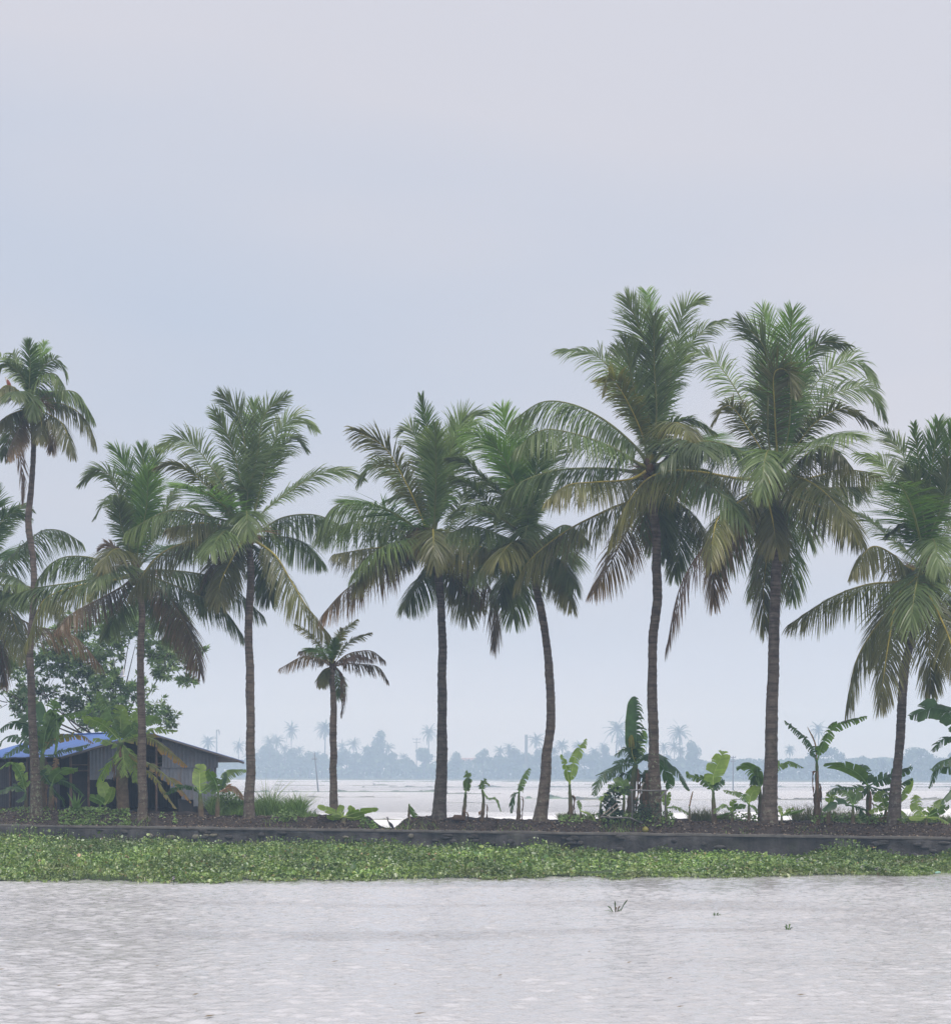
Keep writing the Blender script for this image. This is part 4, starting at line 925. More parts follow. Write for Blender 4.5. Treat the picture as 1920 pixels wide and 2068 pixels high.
# small spiky plant in front of the shed
r_ = np.random.default_rng(55)
Y = wall_y_px(154)+1.5; b0 = at(154, 1640, Y); b0[2] = bank_base(154, Y)
sp = thing('spiky_plant', b0, 'small bright green sword-leaved plant in front of the dark shed opening', 'plant')
for tx, ty in ((135, 1600), (147, 1596), (151, 1602), (160, 1600), (168, 1604), (175, 1612), (144, 1624), (166, 1622)):
    p = spline([b0, (b0+at(tx, ty, Y))/2+[0, r_.uniform(-.1, .1), 0.06], at(tx, ty, Y+r_.uniform(-.3, .3))], 8)
    w = np.interp(np.linspace(0, 1, 8), [0, .4, 1], [.02, .045, .003])[:, None]*np.array([[0.8, 0.6, 0.2]])
    mb = MB(); mb.add(np.stack([p-w, p+[0, .012, 0], p+w], 1).reshape(-1, 3), grid_faces(8, 3), None, (0.12, 0.22, 0.05)); mb.build('leaf', M['banana'], sp)

# ================================================================== SHED
BETA = math.radians(28)
E1 = np.array([math.cos(BETA), math.sin(BETA), 0]); E2 = np.array([-math.sin(BETA), math.cos(BETA), 0])
YA = 78.5
APEX = np.array([xat(290, YA), YA, 0.0])
ZA, SL, SR, DROP = 3.74, -3.11, 3.64, 0.284      # ridge height, eave offsets, fall per metre
def sh(s, d, z): return APEX+E1*s+E2*d+np.array([0, 0, z])
shed = thing('shed', sh(0, 0, 0.95), 'tin shed with blue corrugated roof and grey sheet walls behind the bananas', 'shed')
def metal(name, c0, c1, rust, rough=0.45, met=0.0):
    m, n, l, p, out = nodes(name)
    nz = noise_node(n, l, 2.0, 6, 0.7)
    r = ramp(n, l, nz.outputs['Fac'], [(0.3, c0), (0.7, c1)])
    rz = noise_node(n, l, 1.0, 6, 0.75, sc=(6, 6, 1.2))
    rt = ramp(n, l, rz.outputs['Fac'], [(0.52, (0, 0, 0)), (0.70, (0.85, 0.85, 0.85))])
    l.new(mixc(n, l, rt.outputs[0], r.outputs[0], rust), p.inputs['Base Color'])
    p.inputs['Roughness'].default_value = rough; p.inputs['Metallic'].default_value = met
    bz = noise_node(n, l, 3.0, 3); l.new(bump(n, l, bz.outputs['Fac'], 0.3, 0.03).outputs[0], p.inputs['Normal'])
    return m
M['blue'] = metal('blue roof paint', (0.075, 0.155, 0.43), (0.13, 0.23, 0.55), (0.13, 0.19, 0.38), 0.42)
M['grey'] = metal('grey sheet metal', (0.14, 0.155, 0.19), (0.215, 0.235, 0.275), (0.20, 0.15, 0.13), 0.5)
M['darksheet'] = metal('dark sheet with painted shade', (0.02, 0.02, 0.026), (0.04, 0.04, 0.046), (0.05, 0.035, 0.03), 0.8)  # dark tarp tone, with the shed interior's shade put into it
def roof_sheet(s0, s1, d0, d1, lift, k):
    nw = 7*4+1
    d = np.linspace(d0, d1, nw); ph = np.arange(nw) % 4
    hgt = np.array([0.0, 0.011, 0.022, 0.011])[ph]
    V = []
    for s in (s0, (s0+s1)/2, s1):
        for a, b in zip(d, hgt): V.append(sh(s, a, ZA-DROP*abs(s)+b+lift))
    V = np.array(V); mesh('roof_sheet', V, grid_faces(3, nw), M['blue'], shed)
r_ = np.random.default_rng(77)
for k in range(11):
    d0 = -0.35+k*1.0
    roof_sheet(0.02, SL+r_.uniform(-.03, .03), d0, d0+1.06, 0.03+0.006*(k % 2), k)
    roof_sheet(-0.02, SR+r_.uniform(-.03, .03), d0, d0+1.06, 0.03+0.006*(k % 2), k)
V, q = bar(sh(0, -0.3, ZA+0.055), sh(0, 10.6, ZA+0.055), 0.22, 0.03); mesh('ridge_cap', V, q, M['blue'], shed)
# undersides and rake boards
M['under'] = metal('sheet underside', (0.09, 0.085, 0.09), (0.15, 0.14, 0.14), (0.12, 0.08, 0.06), 0.7)
for s1 in (SL+0.04, SR-0.04):
    V = [sh(0, -0.33, ZA+0.012), sh(s1, -0.33, ZA-DROP*abs(s1)+0.012), sh(s1, 10.6, ZA-DROP*abs(s1)+0.012), sh(0, 10.6, ZA+0.012)]
    W = [v-[0, 0, 0.02] for v in V]
    mesh('roof_lining', V+W, [np.array([[0, 1, 2, 3], [7, 6, 5, 4], [0, 4, 5, 1], [1, 5, 6, 2], [2, 6, 7, 3], [3, 7, 4, 0]])], M['under'], shed)
    V, q = bar(sh(0, -0.36, ZA-0.03), sh(s1, -0.36, ZA-DROP*abs(s1)-0.03), 0.03, 0.07); mesh('rake_board', V, q, M['under'], shed)
def wall_sheet(a, b, z0a, z0b, z1a, z1b, mat, d=0.0, side=None):
    """ribbed upright sheet between s=a and s=b (or along the ridge axis when side is the s of a side wall)"""
    n_ = 13; t = np.linspace(0, 1, n_)
    rib = np.where(np.arange(n_) % 4 == 0, -0.022, 0.0)
    V = []
    for zz in (0, 1):
        for k in range(n_):
            x = a+(b-a)*t[k]; z = (z0a+(z0b-z0a)*t[k]) if zz == 0 else (z1a+(z1b-z1a)*t[k])
            if zz == 0: z += r_.uniform(-.012, .012)
            V.append(sh(x, d+rib[k], z) if side is None else sh(side+rib[k], x, z))
    mesh('wall_sheet', np.array(V), grid_faces(2, n_), mat, shed)
rz = lambda s: ZA-DROP*abs(s)-0.02
GZ = 0.8
# grey sheets on the right of the gable, two tiers with a ragged left edge
for k, (a, b, zb) in enumerate([(0.62, 0.98, 1.95), (0.98, 1.40, 1.62), (1.40, 1.84, 1.40), (1.84, 2.28, 1.16), (2.28, 2.70, 1.18)]):
    wall_sheet(a, b, zb+(0.18 if k < 2 else 0.0), zb, 2.58, 2.58, M['grey'], 0.02)
    wall_sheet(a+0.05, b+0.05, 2.52, 2.52, rz(a+0.05), rz(b+0.05), M['grey'], -0.01)
for a, b, zb in [(-1.95, -1.55, 2.10), (-1.55, -1.15, 2.12), (-1.15, -0.75, 2.18)]:
    wall_sheet(a, b, zb, zb, rz(a), rz(b), M['grey'], 0.0)
# dark walls: back, left side set in under the eave, right side, low front boards
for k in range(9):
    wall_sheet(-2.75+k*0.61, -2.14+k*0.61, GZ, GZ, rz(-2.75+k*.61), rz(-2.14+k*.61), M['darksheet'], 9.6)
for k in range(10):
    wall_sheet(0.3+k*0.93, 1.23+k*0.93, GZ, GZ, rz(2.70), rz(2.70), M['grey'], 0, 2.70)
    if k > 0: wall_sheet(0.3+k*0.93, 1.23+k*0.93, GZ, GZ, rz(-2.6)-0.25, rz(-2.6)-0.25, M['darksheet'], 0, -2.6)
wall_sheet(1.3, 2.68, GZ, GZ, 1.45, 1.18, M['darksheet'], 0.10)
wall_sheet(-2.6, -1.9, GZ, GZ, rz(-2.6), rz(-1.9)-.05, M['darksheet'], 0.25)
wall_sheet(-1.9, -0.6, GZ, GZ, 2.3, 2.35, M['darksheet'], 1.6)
V, q = box((0, 0, 0), (0.01, 0.01, 0.01))
P = [sh(-2.75, 0.05, 0.9), sh(2.7, 0.05, 0.9), sh(2.7, 9.6, 0.9), sh(-2.75, 9.6, 0.9)]
mesh('earth_floor', P, [np.array([[0, 1, 2, 3]])], M['mud'], shed)
for s, d in ((-2.62, 0.02), (-1.95, 0.06), (-0.72, 0.06), (0.48, 0.04), (2.66, 0.06), (-2.75, 2.4), (-2.75, 4.6), (-2.75, 6.8), (-1.3, 0.9)):
    V, q, t = tube(spline([sh(s, d, GZ-0.1), sh(s+r_.uniform(-.03, .03), d, 2), sh(s, d, rz(s)-0.01)], 7), 0.045, 7); mb = MB(); mb.add(V, q, t, (0.17, 0.115, 0.09)); mb.build('post', M['wood'], shed, True)
for s0, s1, z in ((-2.6, 0.6, 2.42), (0.0, 0.8, 2.66), (-0.7, 0.75, 2.36), (-2.6, -0.7, 2.62)):
    V, q = bar(sh(s0, 0.12, z), sh(s1, 0.12, z), 0.04, 0.05); mb = MB(); mb.add(V, q, None, (0.15, 0.11, 0.09)); mb.build('rail', M['wood'], shed)

# ================================================================== BROADLEAF TREE BEHIND THE SHED
def leaf_quads(c, d, up, L, W, mb, col):
    """folded lance-shaped leaves at c along d"""
    s = nrm(np.cross(d, up)); n_ = len(c)
    k = np.cross(s, d)
    L = L[:, None]; W = W[:, None]
    V = np.stack([c, c+d*L*0.45+s*W+k*W*0.35, c+d*L-k*L*0.12, c+d*L*0.45-s*W+k*W*0.35], 1).reshape(-1, 3)
    b = np.arange(n_)[:, None]*4
    mb.add(V, None, np.concatenate([b+[[0, 1, 2]], b+[[0, 2, 3]]]), np.repeat(col, 4, 0))
def leafy_tree(label, base_px, Y, blobs, seed, per, leaf_len, cols, trunk_r=0.15, name='broadleaf_tree', group=None, twigs=True, gz=None):
    r = np.random.default_rng(seed)
    X = xat(base_px[0], Y); z0 = gz if gz is not None else float(bank_z(X, Y-wall_y(X), False))
    base = np.array([X, Y, z0]); tr = thing(name, base, label, 'tree', group)
    cen = np.mean([at(b[0], b[1], Y) for b in blobs], 0)
    fork = base+(cen-base)*0.42; fork[0] = X+(cen[0]-X)*0.3
    V, q, t = tube(spline([base-[0, 0, .2], (base+fork)/2+[.1, 0, 0], fork], 10), np.linspace(trunk_r*1.3, trunk_r*.8, 10), 9)
    mesh('trunk', V, [q, t], M['bark_tree'], tr, None, True)
    mb = MB()
    for bx, by, rx, ry in blobs:
        sc = Y/FPX; dy = r.uniform(-1, 1)*1.4
        c0 = at(bx, by, Y)+[0, dy, 0]
        R = np.array([rx*sc, (rx+ry)*0.5*sc, ry*sc])
        st_ = fork
        if rx < 26:      # outer sprays hang on the nearest big bough
            nb = min((b_ for b_ in blobs if b_[2] >= 35), key=lambda b_: (b_[0]-bx)**2+(b_[1]-by)**2)
            st_ = at(nb[0], nb[1], Y)
        pp = spline([st_, st_*0.5+c0*0.5+r.normal(0, 0.12 if rx < 26 else 0.2, 3), st_*0.15+c0*0.85], 9)
        V, q, t = tube(pp, np.linspace(trunk_r*0.32 if rx >= 26 else 0.02, 0.01, 9), 6); mesh('limb', V, [q, t], M['bark_tree'], tr, None, True)
        ncl = int(per*rx*ry/2000.0)+4
        dirs = nrm(r.normal(size=(ncl, 3))); rad = r.random(ncl)**0.45
        cl = c0+dirs*rad[:, None]*R
        cl = cl[fnoise(cl[:, 0]*1.1+seed, cl[:, 2]*1.1+cl[:, 1]*0.6, 2) > (-0.35 if rx > 35 else -1.2)]
        if twigs:
            tb = MB()
            for p in cl[::3]:
                V, q, t = tube(np.array([c0+(p-c0)*0.15, (c0+p)/2+r.normal(0, 0.05, 3), p]), [0.016, 0.011, 0.005], 3, False); tb.add(V, q, None, (0.07, 0.055, 0.045))
            if tb.n: tb.build('twigs', M['wood'], tr)
        nl = 12
        cc = np.repeat(cl, nl, 0); dd = nrm(nrm(r.normal(size=(len(cc), 3))*[1, 1, .7])+np.repeat(nrm(cl-c0), nl, 0)*0.7+[0, 0, 0.15])
        cc = cc+dd*0.03
        shade = r.uniform(0.75, 1.3, len(cl)).repeat(nl)[:, None]*r.uniform(0.8, 1.2, (len(cc), 1))
        ci = np.asarray(cols)[r.integers(0, len(cols), len(cl))].repeat(nl, 0)
        leaf_quads(cc, dd, nrm(r.normal(size=dd.shape)+[0, 0, 1.2]), leaf_len*r.uniform(.7, 1.2, len(cc)), leaf_len*0.17*r.uniform(.8, 1.2, len(cc)), mb, ci*shade)
    mb.build('crown', M['leaf'], tr)
    return tr
leafy_tree('open-crowned broadleaf tree rising behind the blue shed roof', (225, 1640), 90.5,
 [(40, 1330, 46, 50), (18, 1420, 45, 50), (92, 1405, 62, 48), (110, 1310, 52, 42), (172, 1345, 55, 48), (160, 1430, 62, 42), (228, 1290, 50, 45), (240, 1380, 52, 42), (288, 1268, 40, 38), (302, 1330, 50, 36), (342, 1318, 38, 28),
  (372, 1378, 22, 16), (298, 1420, 48, 45), (232, 1445, 62, 35), (330, 1448, 24, 22), (396, 1308, 12, 8), (382, 1343, 16, 10), (208, 1240, 42, 34), (150, 1265, 40, 30), (260, 1232, 30, 22), (336, 1362, 22, 14), (-25, 1370, 40, 60)],
 301, 105, 0.24, [(0.16, 0.25, 0.08), (0.19, 0.28, 0.095), (0.22, 0.30, 0.12)])

# ================================================================== FAR SHORE TREES
def far_palm_proto(seed, nf, curve):
    r = np.random.default_rng(seed)
    mb = MB(); tb = MB()
    P = spline([(0, 0, -0.5), (curve*0.5, 0, 5), (curve, 0, 10)], 8)
    V, q, t = tube(P, np.linspace(0.2, 0.13, 8), 6); tb.add(V, q, t, (0.09, 0.075, 0.065))
    C = P[-1]
    for k in range(nf):
        az = k*2.4+r.uniform(-.3, .3); e0 = np.radians(np.interp(k/nf, [0, 1], [80, -30])+r.uniform(-10, 10)); kc = np.radians(r.uniform(50, 90)); L = r.uniform(2.6, 3.5)
        s = np.linspace(0, 1, 9); e = e0-kc*s
        h = np.concatenate([[0], np.cumsum(np.cos(e[:-1]))])*L/8; z = np.concatenate([[0], np.cumsum(np.sin(e[:-1]))])*L/8
        S = C+np.stack([h*math.cos(az), h*math.sin(az), z], -1)
        sd = np.array([-math.sin(az), math.cos(az), 0])
        for i in range(1, 9):
            for sg in (-1, 1):
                for j in range(3):
                    p = S[i-1]+(S[i]-S[i-1])*(j*0.333); T = nrm(S[i]-S[i-1]); ll = 0.75*np.interp(i/8, [0, .4, 1], [.6, 1, .5])
                    tip = p+T*ll*0.55+sd*sg*ll*0.6-ZUP*ll*r.uniform(.1, .6)
                    mb.add([p-T*0.06, p+T*0.09, tip], None, [[0, 1, 2]], np.array([0.05, 0.085, 0.04])*r.uniform(.7, 1.3))
    return tb, mb
def far_tree_proto(seed, lobes):
    r = np.random.default_rng(seed)
    mb = MB(); tb = MB()
    V, q, t = tube(spline([(0, 0, -.5), (0.1, 0, 1.5), (0, 0, 4.2)], 6), np.linspace(0.35, 0.2, 6), 6); tb.add(V, q, t, (0.08, 0.07, 0.06))
    for cx, cz, rx, rz_ in lobes:
        c0 = np.array([cx, r.uniform(-.8, .8), cz])
        V, q, t = tube(np.array([[0, 0, 2.6], [cx*.4, 0, (2.6+cz)/2], c0]), [0.16, .1, .04], 5, False); tb.add(V, q, None, (0.08, 0.07, 0.06))
        n_ = int(120*rx*rz_)+40
        d = nrm(r.normal(size=(n_, 3))); c = c0+d*(r.random(n_)**.4)[:, None]*[rx, rx, rz_]
        nn = nrm(d+r.normal(0, .5, (n_, 3))); a = nrm(np.cross(nn, r.normal(size=(n_, 3)))); b = np.cross(nn, a); s = r.uniform(.14, .36, n_)[:, None]
        V = np.stack([c+a*s, c+b*s*.7, c-a*s, c-b*s*.7], 1).reshape(-1, 3)
        mb.add(V, np.arange(n_*4).reshape(-1, 4), None, np.repeat(np.array([0.05, 0.085, 0.04])*r.uniform(.65, 1.35, (n_, 1)), 4, 0))
    return tb, mb
PROTO = {}
for k, (s_, nf, cv) in enumerate([(1, 30, 0.6), (2, 38, -0.9), (3, 26, 0.2)]): PROTO['p%d' % k] = far_palm_proto(s_, nf, cv)
PROTO['r0'] = far_tree_proto(11, [(0, 6.6, 2.4, 2.2), (-1.6, 5.4, 1.7, 1.5), (1.7, 5.6, 1.8, 1.5), (0.4, 8.2, 1.6, 1.3)])
PROTO['r1'] = far_tree_proto(12, [(0, 7.2, 2.2, 1.2), (-3.0, 6.3, 2.2, 1.1), (3.0, 6.6, 2.3, 1.1), (1.2, 8.0, 2.4, 1.0), (-1.6, 7.7, 2.0, 1.0), (-4.4, 5.2, 1.3, .8), (4.6, 5.6, 1.4, .8)])
PROTO['r2'] = far_tree_proto(13, [(0, 4.5, 2.0, 2.5), (.4, 7.0, 1.7, 2.0), (-.3, 9.0, 1.1, 1.3), (1.2, 5.0, 1.5, 1.6), (-1.3, 5.6, 1.4, 1.6)])
_first = {}
def far_tree(kind, px, top, label, group, wide=1.0, dY=12.0, base=1576):
    Y = float(shore_d(px))+dY
    zt = CAMH-(top-HY)/FPX*Y; z0 = FZ+0.6; H = zt-z0
    full = 12.2 if kind[0] == 'p' else (9.3 if kind != 'r2' else 10.3)
    s = H/full
    e = thing('far_palm' if kind[0] == 'p' else 'far_tree', (xat(px, Y), Y, z0), label, 'palm tree' if kind[0] == 'p' else 'tree', group)
    if kind not in _first:
        tb, mb = PROTO[kind]
        a = tb.build('trunk', M['wood'], None); b = mb.build('crown', M['far'], None)
        _first[kind] = (a, b); parts = (a, b)
    else:
        parts = []
        for o in _first[kind]:
            c = o.copy(); COL.objects.link(c); parts.append(c)
    for c in parts: c.parent = e; c.location = (0, 0, 0)
    if kind[0] == 'p':      # crown keeps its natural size on tall trunks
        w = wide*min(1.7, max(1.0, s*0.8))
        e.scale = (w, w, s)
    else: e.scale = (s*wide, s*wide, s)
    e.rotation_euler = (0, 0, (px*1.7) % 6.28)
    return e
_bounds = [(-9999, 'the shed'), (503, 'the palm by the shed'), (673, 'the young palm'), (889, 'the middle palm'), (1108, 'the curved palm'), (1320, 'the tallest palm'), (1556, 'the second palm from right'), (1815, 'the rightmost palm'), (9999, 'the photo edge')]
_ords = ['first', 'second', 'third', 'fourth', 'fifth', 'sixth', 'seventh', 'eighth', 'ninth', 'tenth', 'eleventh', 'twelfth']
def place_label(kind, px, allpx):
    for (a, na), (b, nb) in zip(_bounds, _bounds[1:]):
        if a <= px < b:
            k = sorted(q for q in allpx if a <= q < b).index(px)
            return ('hazy %s, %s from left between %s and %s' % (kind, _ords[k], na, nb)).replace('second palm from right', 'dark-trunked palm')
G_palm = 'far palms in the hazy tree line'
G_tree = 'far broadleaf trees in the hazy tree line'
far_tree('p1', 416, 1483, 'far hazy palm just right of the shed roof', G_palm, 1.1)
far_tree('p0', 481, 1494, 'far hazy palm just left of the palm trunk by the shed', G_palm, 1.0, 20)
far_tree('p2', 589, 1455, 'thin tall far palm standing above the hazy trees, left of the leaning pole', G_palm, .75, 30)
far_tree('p1', 655, 1453, 'tall bushy far palm seen just left of the young palm trunk', G_palm, 1.0, 20)
far_tree('p2', 865, 1461, 'thin tall far palm rising over a flat tree, left of the middle palm', G_palm, .85, 25)
far_tree('p0', 1241, 1452, 'tall far palm seen left of the half-stripped banana leaf', G_palm, 1.2, 15)
far_tree('p0', 1376, 1460, 'tall leaning far palm standing clear, right of the tallest palm', G_palm, 1.1, 15)
far_tree('p2', 1652, 1455, 'thin tall far palm behind the V-shaped banana plant', G_palm, .85, 25)
far_tree('p1', 1595, 1503, 'small far palm left of the V-shaped banana plant', G_palm, .8, 15)
_fp = [(545, 1480, 1.2, 12), (560, 1476, 1.2, 25), (605, 1500, 1.1, 14), (640, 1510, 1, 10), (690, 1492, 1, 16), (713, 1484, 1.2, 20), (735, 1500, 1, 12), (785, 1493, 1.2, 12), (815, 1515, 1, 18), (1010, 1500, 1.2, 14), (1028, 1494, 1.2, 20), (1082, 1474, 1.3, 18),
                      (1135, 1487, 1.2, 16), (1120, 1500, 1, 12), (1165, 1490, 1.1, 20), (1195, 1503, 1, 12), (1255, 1475, 1.1, 22), (1215, 1492, 1.0, 14), (1340, 1492, 1.1, 14), (1362, 1490, 1.1, 20), (1372, 1500, .9, 10), (525, 1505, 1, 12), (575, 1496, 1.1, 10), (500, 1515, 1, 18), (1305, 1470, 1.0, 20), (1285, 1490, 1, 15)]
_allp = [416, 481, 589, 655, 865, 1241, 1376, 1652, 1595, 437, 1062]+[q[0] for q in _fp]
for px, top, w, d in _fp:
    far_tree(['p0', 'p1', 'p2'][int(px) % 3], px, top+5, place_label('far palm', px, _allp), G_palm, w*.9, d)
far_tree('r2', 762, 1473, 'tall narrow far tree between the young palm and the flat far tree', G_tree, 1.0, 16)
far_tree('r1', 856, 1508, 'flat-topped far tree just left of the middle palm trunk', G_tree, .95, 10)
far_tree('r0', 920, 1519, 'small round far tree just right of the middle palm trunk', G_tree, .9, 12)
far_tree('r0', 975, 1513, 'larger round far tree left of the curved palm trunk', G_tree, .95, 12)
far_tree('r1', 1668, 1504, 'broad flat far tree behind the V-shaped banana plant', G_tree, 1.0, 14)
far_tree('r1', 1853, 1507, 'broad airy far tree right of the rightmost palm trunk', G_tree, 1.1, 12)
far_tree('r0', 1397, 1497, 'dense round far tree beside the tall leaning far palm', G_tree, .8, 12)
_ft = [(540, 1505, 1.2, 20, 'r0'), (590, 1512, 1.2, 16, 'r0'), (625, 1518, 1.1, 12, 'r0'), (700, 1515, 1.2, 14, 'r0'), (745, 1505, 1, 18, 'r2'), (790, 1520, 1.2, 14, 'r0'), (820, 1530, 1, 14, 'r0'), (1005, 1525, 1.3, 14, 'r0'), (1040, 1512, 1.3, 22, 'r0'), (1065, 1520, 1.2, 14, 'r0'), (1105, 1520, 1.2, 14, 'r0'),
                          (1145, 1518, 1.2, 18, 'r0'), (1180, 1520, 1.2, 14, 'r0'), (1225, 1505, 1.0, 18, 'r2'), (1260, 1515, 1.2, 14, 'r0'), (1300, 1520, 1.2, 14, 'r0'), (1345, 1525, 1.2, 14, 'r0'), (1420, 1535, 1.2, 14, 'r1'), (1455, 1538, 1.1, 14, 'r0'), (1500, 1532, 1.1, 18, 'r1'), (1540, 1536, 1.2, 14, 'r0'), (1580, 1533, 1.2, 14, 'r1'),
                          (1715, 1530, 1.1, 18, 'r1'), (1745, 1527, 1.2, 14, 'r0'), (1780, 1527, 1.2, 18, 'r1'), (1815, 1530, 1.2, 14, 'r0'), (1895, 1528, 1.2, 14, 'r1'), (1925, 1520, 1.2, 20, 'r0'), (1625, 1532, 1.1, 20, 'r0'), (465, 1530, 1.2, 16, 'r0'), (435, 1535, 1.2, 18, 'r0'), (510, 1520, 1.2, 20, 'r0')]
_ft += [(558, 1522, 1.3, 10, 'r0'), (608, 1526, 1.3, 9, 'r0'), (650, 1522, 1.2, 12, 'r0'), (680, 1518, 1.2, 10, 'r0'), (722, 1520, 1.2, 9, 'r0'), (768, 1522, 1.2, 9, 'r0'), (1022, 1528, 1.3, 8, 'r1'), (1090, 1512, 1.2, 20, 'r0'), (1128, 1526, 1.3, 8, 'r0'), (1200, 1518, 1.2, 10, 'r0'), (1240, 1526, 1.2, 8, 'r0'), (1280, 1522, 1.2, 10, 'r0'), (1375, 1528, 1.2, 9, 'r0')]
_allt = [762, 856, 920, 975, 1668, 1853, 1397]+[q[0] for q in _ft]
for px, top, w, d, kd in _ft:
    far_tree(kd, px, top, place_label('round tree', px, _allt), G_tree, w, d)
# scrub belt below the trees: one mass
r_ = np.random.default_rng(88); n_ = 34000
px = r_.uniform(-900, 2800, n_); sd = np.interp(px, [-800, 400, 1100, 1900, 2800], [1045, 1000, 894, 788, 712])+r_.uniform(3, 60, n_)
hh = (4.2+2.2*fnoise(px*0.02, px*0+5, 3)+(sd % 7)*0.25)*np.where((px > 1400) & (px < 1800), 1.15, 1.0); hh = np.clip(hh*1.4, .6, 8)
c = np.stack([xat(px, sd), sd, FZ+0.4+hh*r_.random(n_)**.7], -1); s = r_.uniform(.5, 1.3, n_)[:, None]
a = nrm(r_.normal(size=(n_, 3))); b = nrm(np.cross(a, r_.normal(size=(n_, 3))))
V = np.stack([c+a*s, c+b*s*.7, c-a*s, c-b*s*.7], 1).reshape(-1, 3)
mb = MB(); mb.add(V, np.arange(n_*4).reshape(-1, 4), None, np.repeat(np.array([0.055, 0.09, 0.045])*r_.uniform(.7, 1.35, (n_, 1)), 4, 0))
tag(mb.build('far_scrub', M['far']), 'pale hazy belt of scrub along the far shore', 'scrub', None, 'stuff')
# two small houses among the far trees
M['roof_tile'] = vcol_mat('old roof tile', rough=0.8, nscale=1.0, bmp=0)
for px, top, wpx, lab in ((948, 1531, 46, 'small far house with a reddish roof between two round far trees'), (1527, 1545, 40, 'low far house with a reddish roof behind the second palm from right')):
    Y = float(shore_d(px))+45; w = wpx*Y/FPX; zt = CAMH-(top-HY)/FPX*Y; x0 = xat(px, Y)
    hs = thing('far_house', (x0, Y, FZ+.6), lab, 'house', 'far houses')
    V, q = box((x0, Y+2, (zt-1.2+FZ)/2), (w*.86, 3.6, zt-1.2-FZ)); mb = MB(); mb.add(V, q, None, (0.4, 0.38, 0.35)); mb.build('wall', M['roof_tile'], hs)
    V = [(x0-w/2, Y-.4, zt-1.3), (x0+w/2, Y-.4, zt-1.3), (x0+w/2-.6, Y+2, zt), (x0-w/2+.6, Y+2, zt), (x0-w/2, Y+4.4, zt-1.3), (x0+w/2, Y+4.4, zt-1.3)]
    mb = MB(); mb.add(V, [[0, 1, 2, 3], [3, 2, 5, 4]], [[0, 3, 4], [1, 5, 2]], (0.30, 0.16, 0.12)); mb.build('roof', M['roof_tile'], hs)
    for k in (-.25, .22):
        V, q = box((x0+k*w, Y+.17, (zt-1.2)*.5), (.9, .06, 1.0)); mb = MB(); mb.add(V, q, None, (0.06, 0.06, 0.07)); mb.build('window', M['roof_tile'], hs)
# dead palms on the far shore
def dead_palm(px, top, wpx, lab, flag):
    Y = float(shore_d(px))+10; zt = CAMH-(top-HY)/FPX*Y; w = wpx*Y/FPX; x0 = xat(px, Y)
    e = thing('dead_palm', (x0, Y, FZ+.5), lab, 'palm tree', 'far palms in the hazy tree line')
    V, q, t = tube(spline([(x0, Y, FZ), (x0+.1, Y, zt*.5), (x0+.15, Y, zt)], 8), np.linspace(w*.5, w*.45, 8), 7); mb = MB(); mb.add(V, q, t, (0.09, 0.09, 0.07)); mb.build('trunk', M['wood'], e)
    for k in range(flag):
        a = np.array([x0+.15, Y, zt-.1]); d = np.array([.8+.3*k, 0, -1.2-1.2*k]); P = spline([a, a+d*.5+[.5, 0, .6], a+d], 6)
        mb = MB(); V, q, t = tube(P, [.06, .12, .3, .35, .25, .05], 5); mb.add(V, q, t, (0.16, 0.12, 0.1)); mb.build('hanging_frond', M['dry'], e)
dead_palm(437, 1474, 3, 'bare dead far palm with a hanging tatter, right of the shed roof', 2)
dead_palm(1062, 1484, 7, 'headless stump of a far palm, just left of the curved palm trunk', 0)

# ================================================================== WATER HYACINTH
r_ = np.random.default_rng(31)
n_ = 130000
px = r_.uniform(-420, 2330, n_); fr = r_.random(n_)
wy_ = wall_y_px(px)-0.15; ey = edge_y(px)+0.7*fnoise(px*0.012, px*0, 3)+0.35*fnoise(px*0.09, px*0+3, 2)
Yp = ey+(wy_-ey)*fr**0.95
X = xat(px, Yp)
def mat_h(X, Y, px):
    toward = sstep(7, 0, wall_y(X)-Y)
    h = 0.14+0.13*fnoise(X*0.7, Y*0.5, 3)+0.0*toward
    h = h*np.interp(px, [0, 960, 1500, 1900], [1.3, .85, .5, .38])
    h = h*sstep(0.0, 1.6, Y-edge_y(px)+0.4)+0.03
    for cx, cw, cd, ch in ((1090, 36, 2.0, .22), (1705, 75, 2.2, .26), (1950, 60, 3, .20), (30, 90, 4, .14), (330, 40, 2, .08), (1340, 30, 1.5, .12)):
        yy = wall_y_px(cx)-1.2
        h = h+ch*np.exp(-((px-cx)/cw)**2-((Y-yy)/cd)**2)
    return np.clip(h, 0.02, 0.8)
hz_ = mat_h(X, Yp, px)
stand = r_.random(n_) < 0.05+0.06*sstep(2.5, 0.3, wall_y(X)-Yp)
hz_ = hz_*np.where(stand, r_.uniform(1.2, 1.7, n_), r_.uniform(0.45, 1.1, n_))
c = np.stack([X, Yp, hz_], -1)
tilt = r_.uniform(0.0, 1.25, n_); az = r_.uniform(0, 2*PI, n_)
d = np.stack([np.cos(az)*np.cos(tilt), np.sin(az)*np.cos(tilt), np.sin(tilt)], -1)
s = np.stack([-np.sin(az), np.cos(az), 0*az], -1)+r_.normal(0, .25, (n_, 3)); s = nrm(s-np.sum(s*d, 1)[:, None]*d); k = np.cross(d, s)
L = np.where(r_.random(n_) < .07, r_.uniform(.075, .12, n_), r_.uniform(.030, .064, n_))[:, None]; W = L*r_.uniform(.42, .6, n_)[:, None]; cup = W*0.35
V = np.stack([c-d*L*.5, c-d*L*.2+s*W+k*cup, c+d*L*.3+s*W*.9+k*cup, c+d*L*.65, c+d*L*.3-s*W*.9+k*cup, c-d*L*.2-s*W+k*cup], 1).reshape(-1, 3)
b = np.arange(n_)[:, None]*6
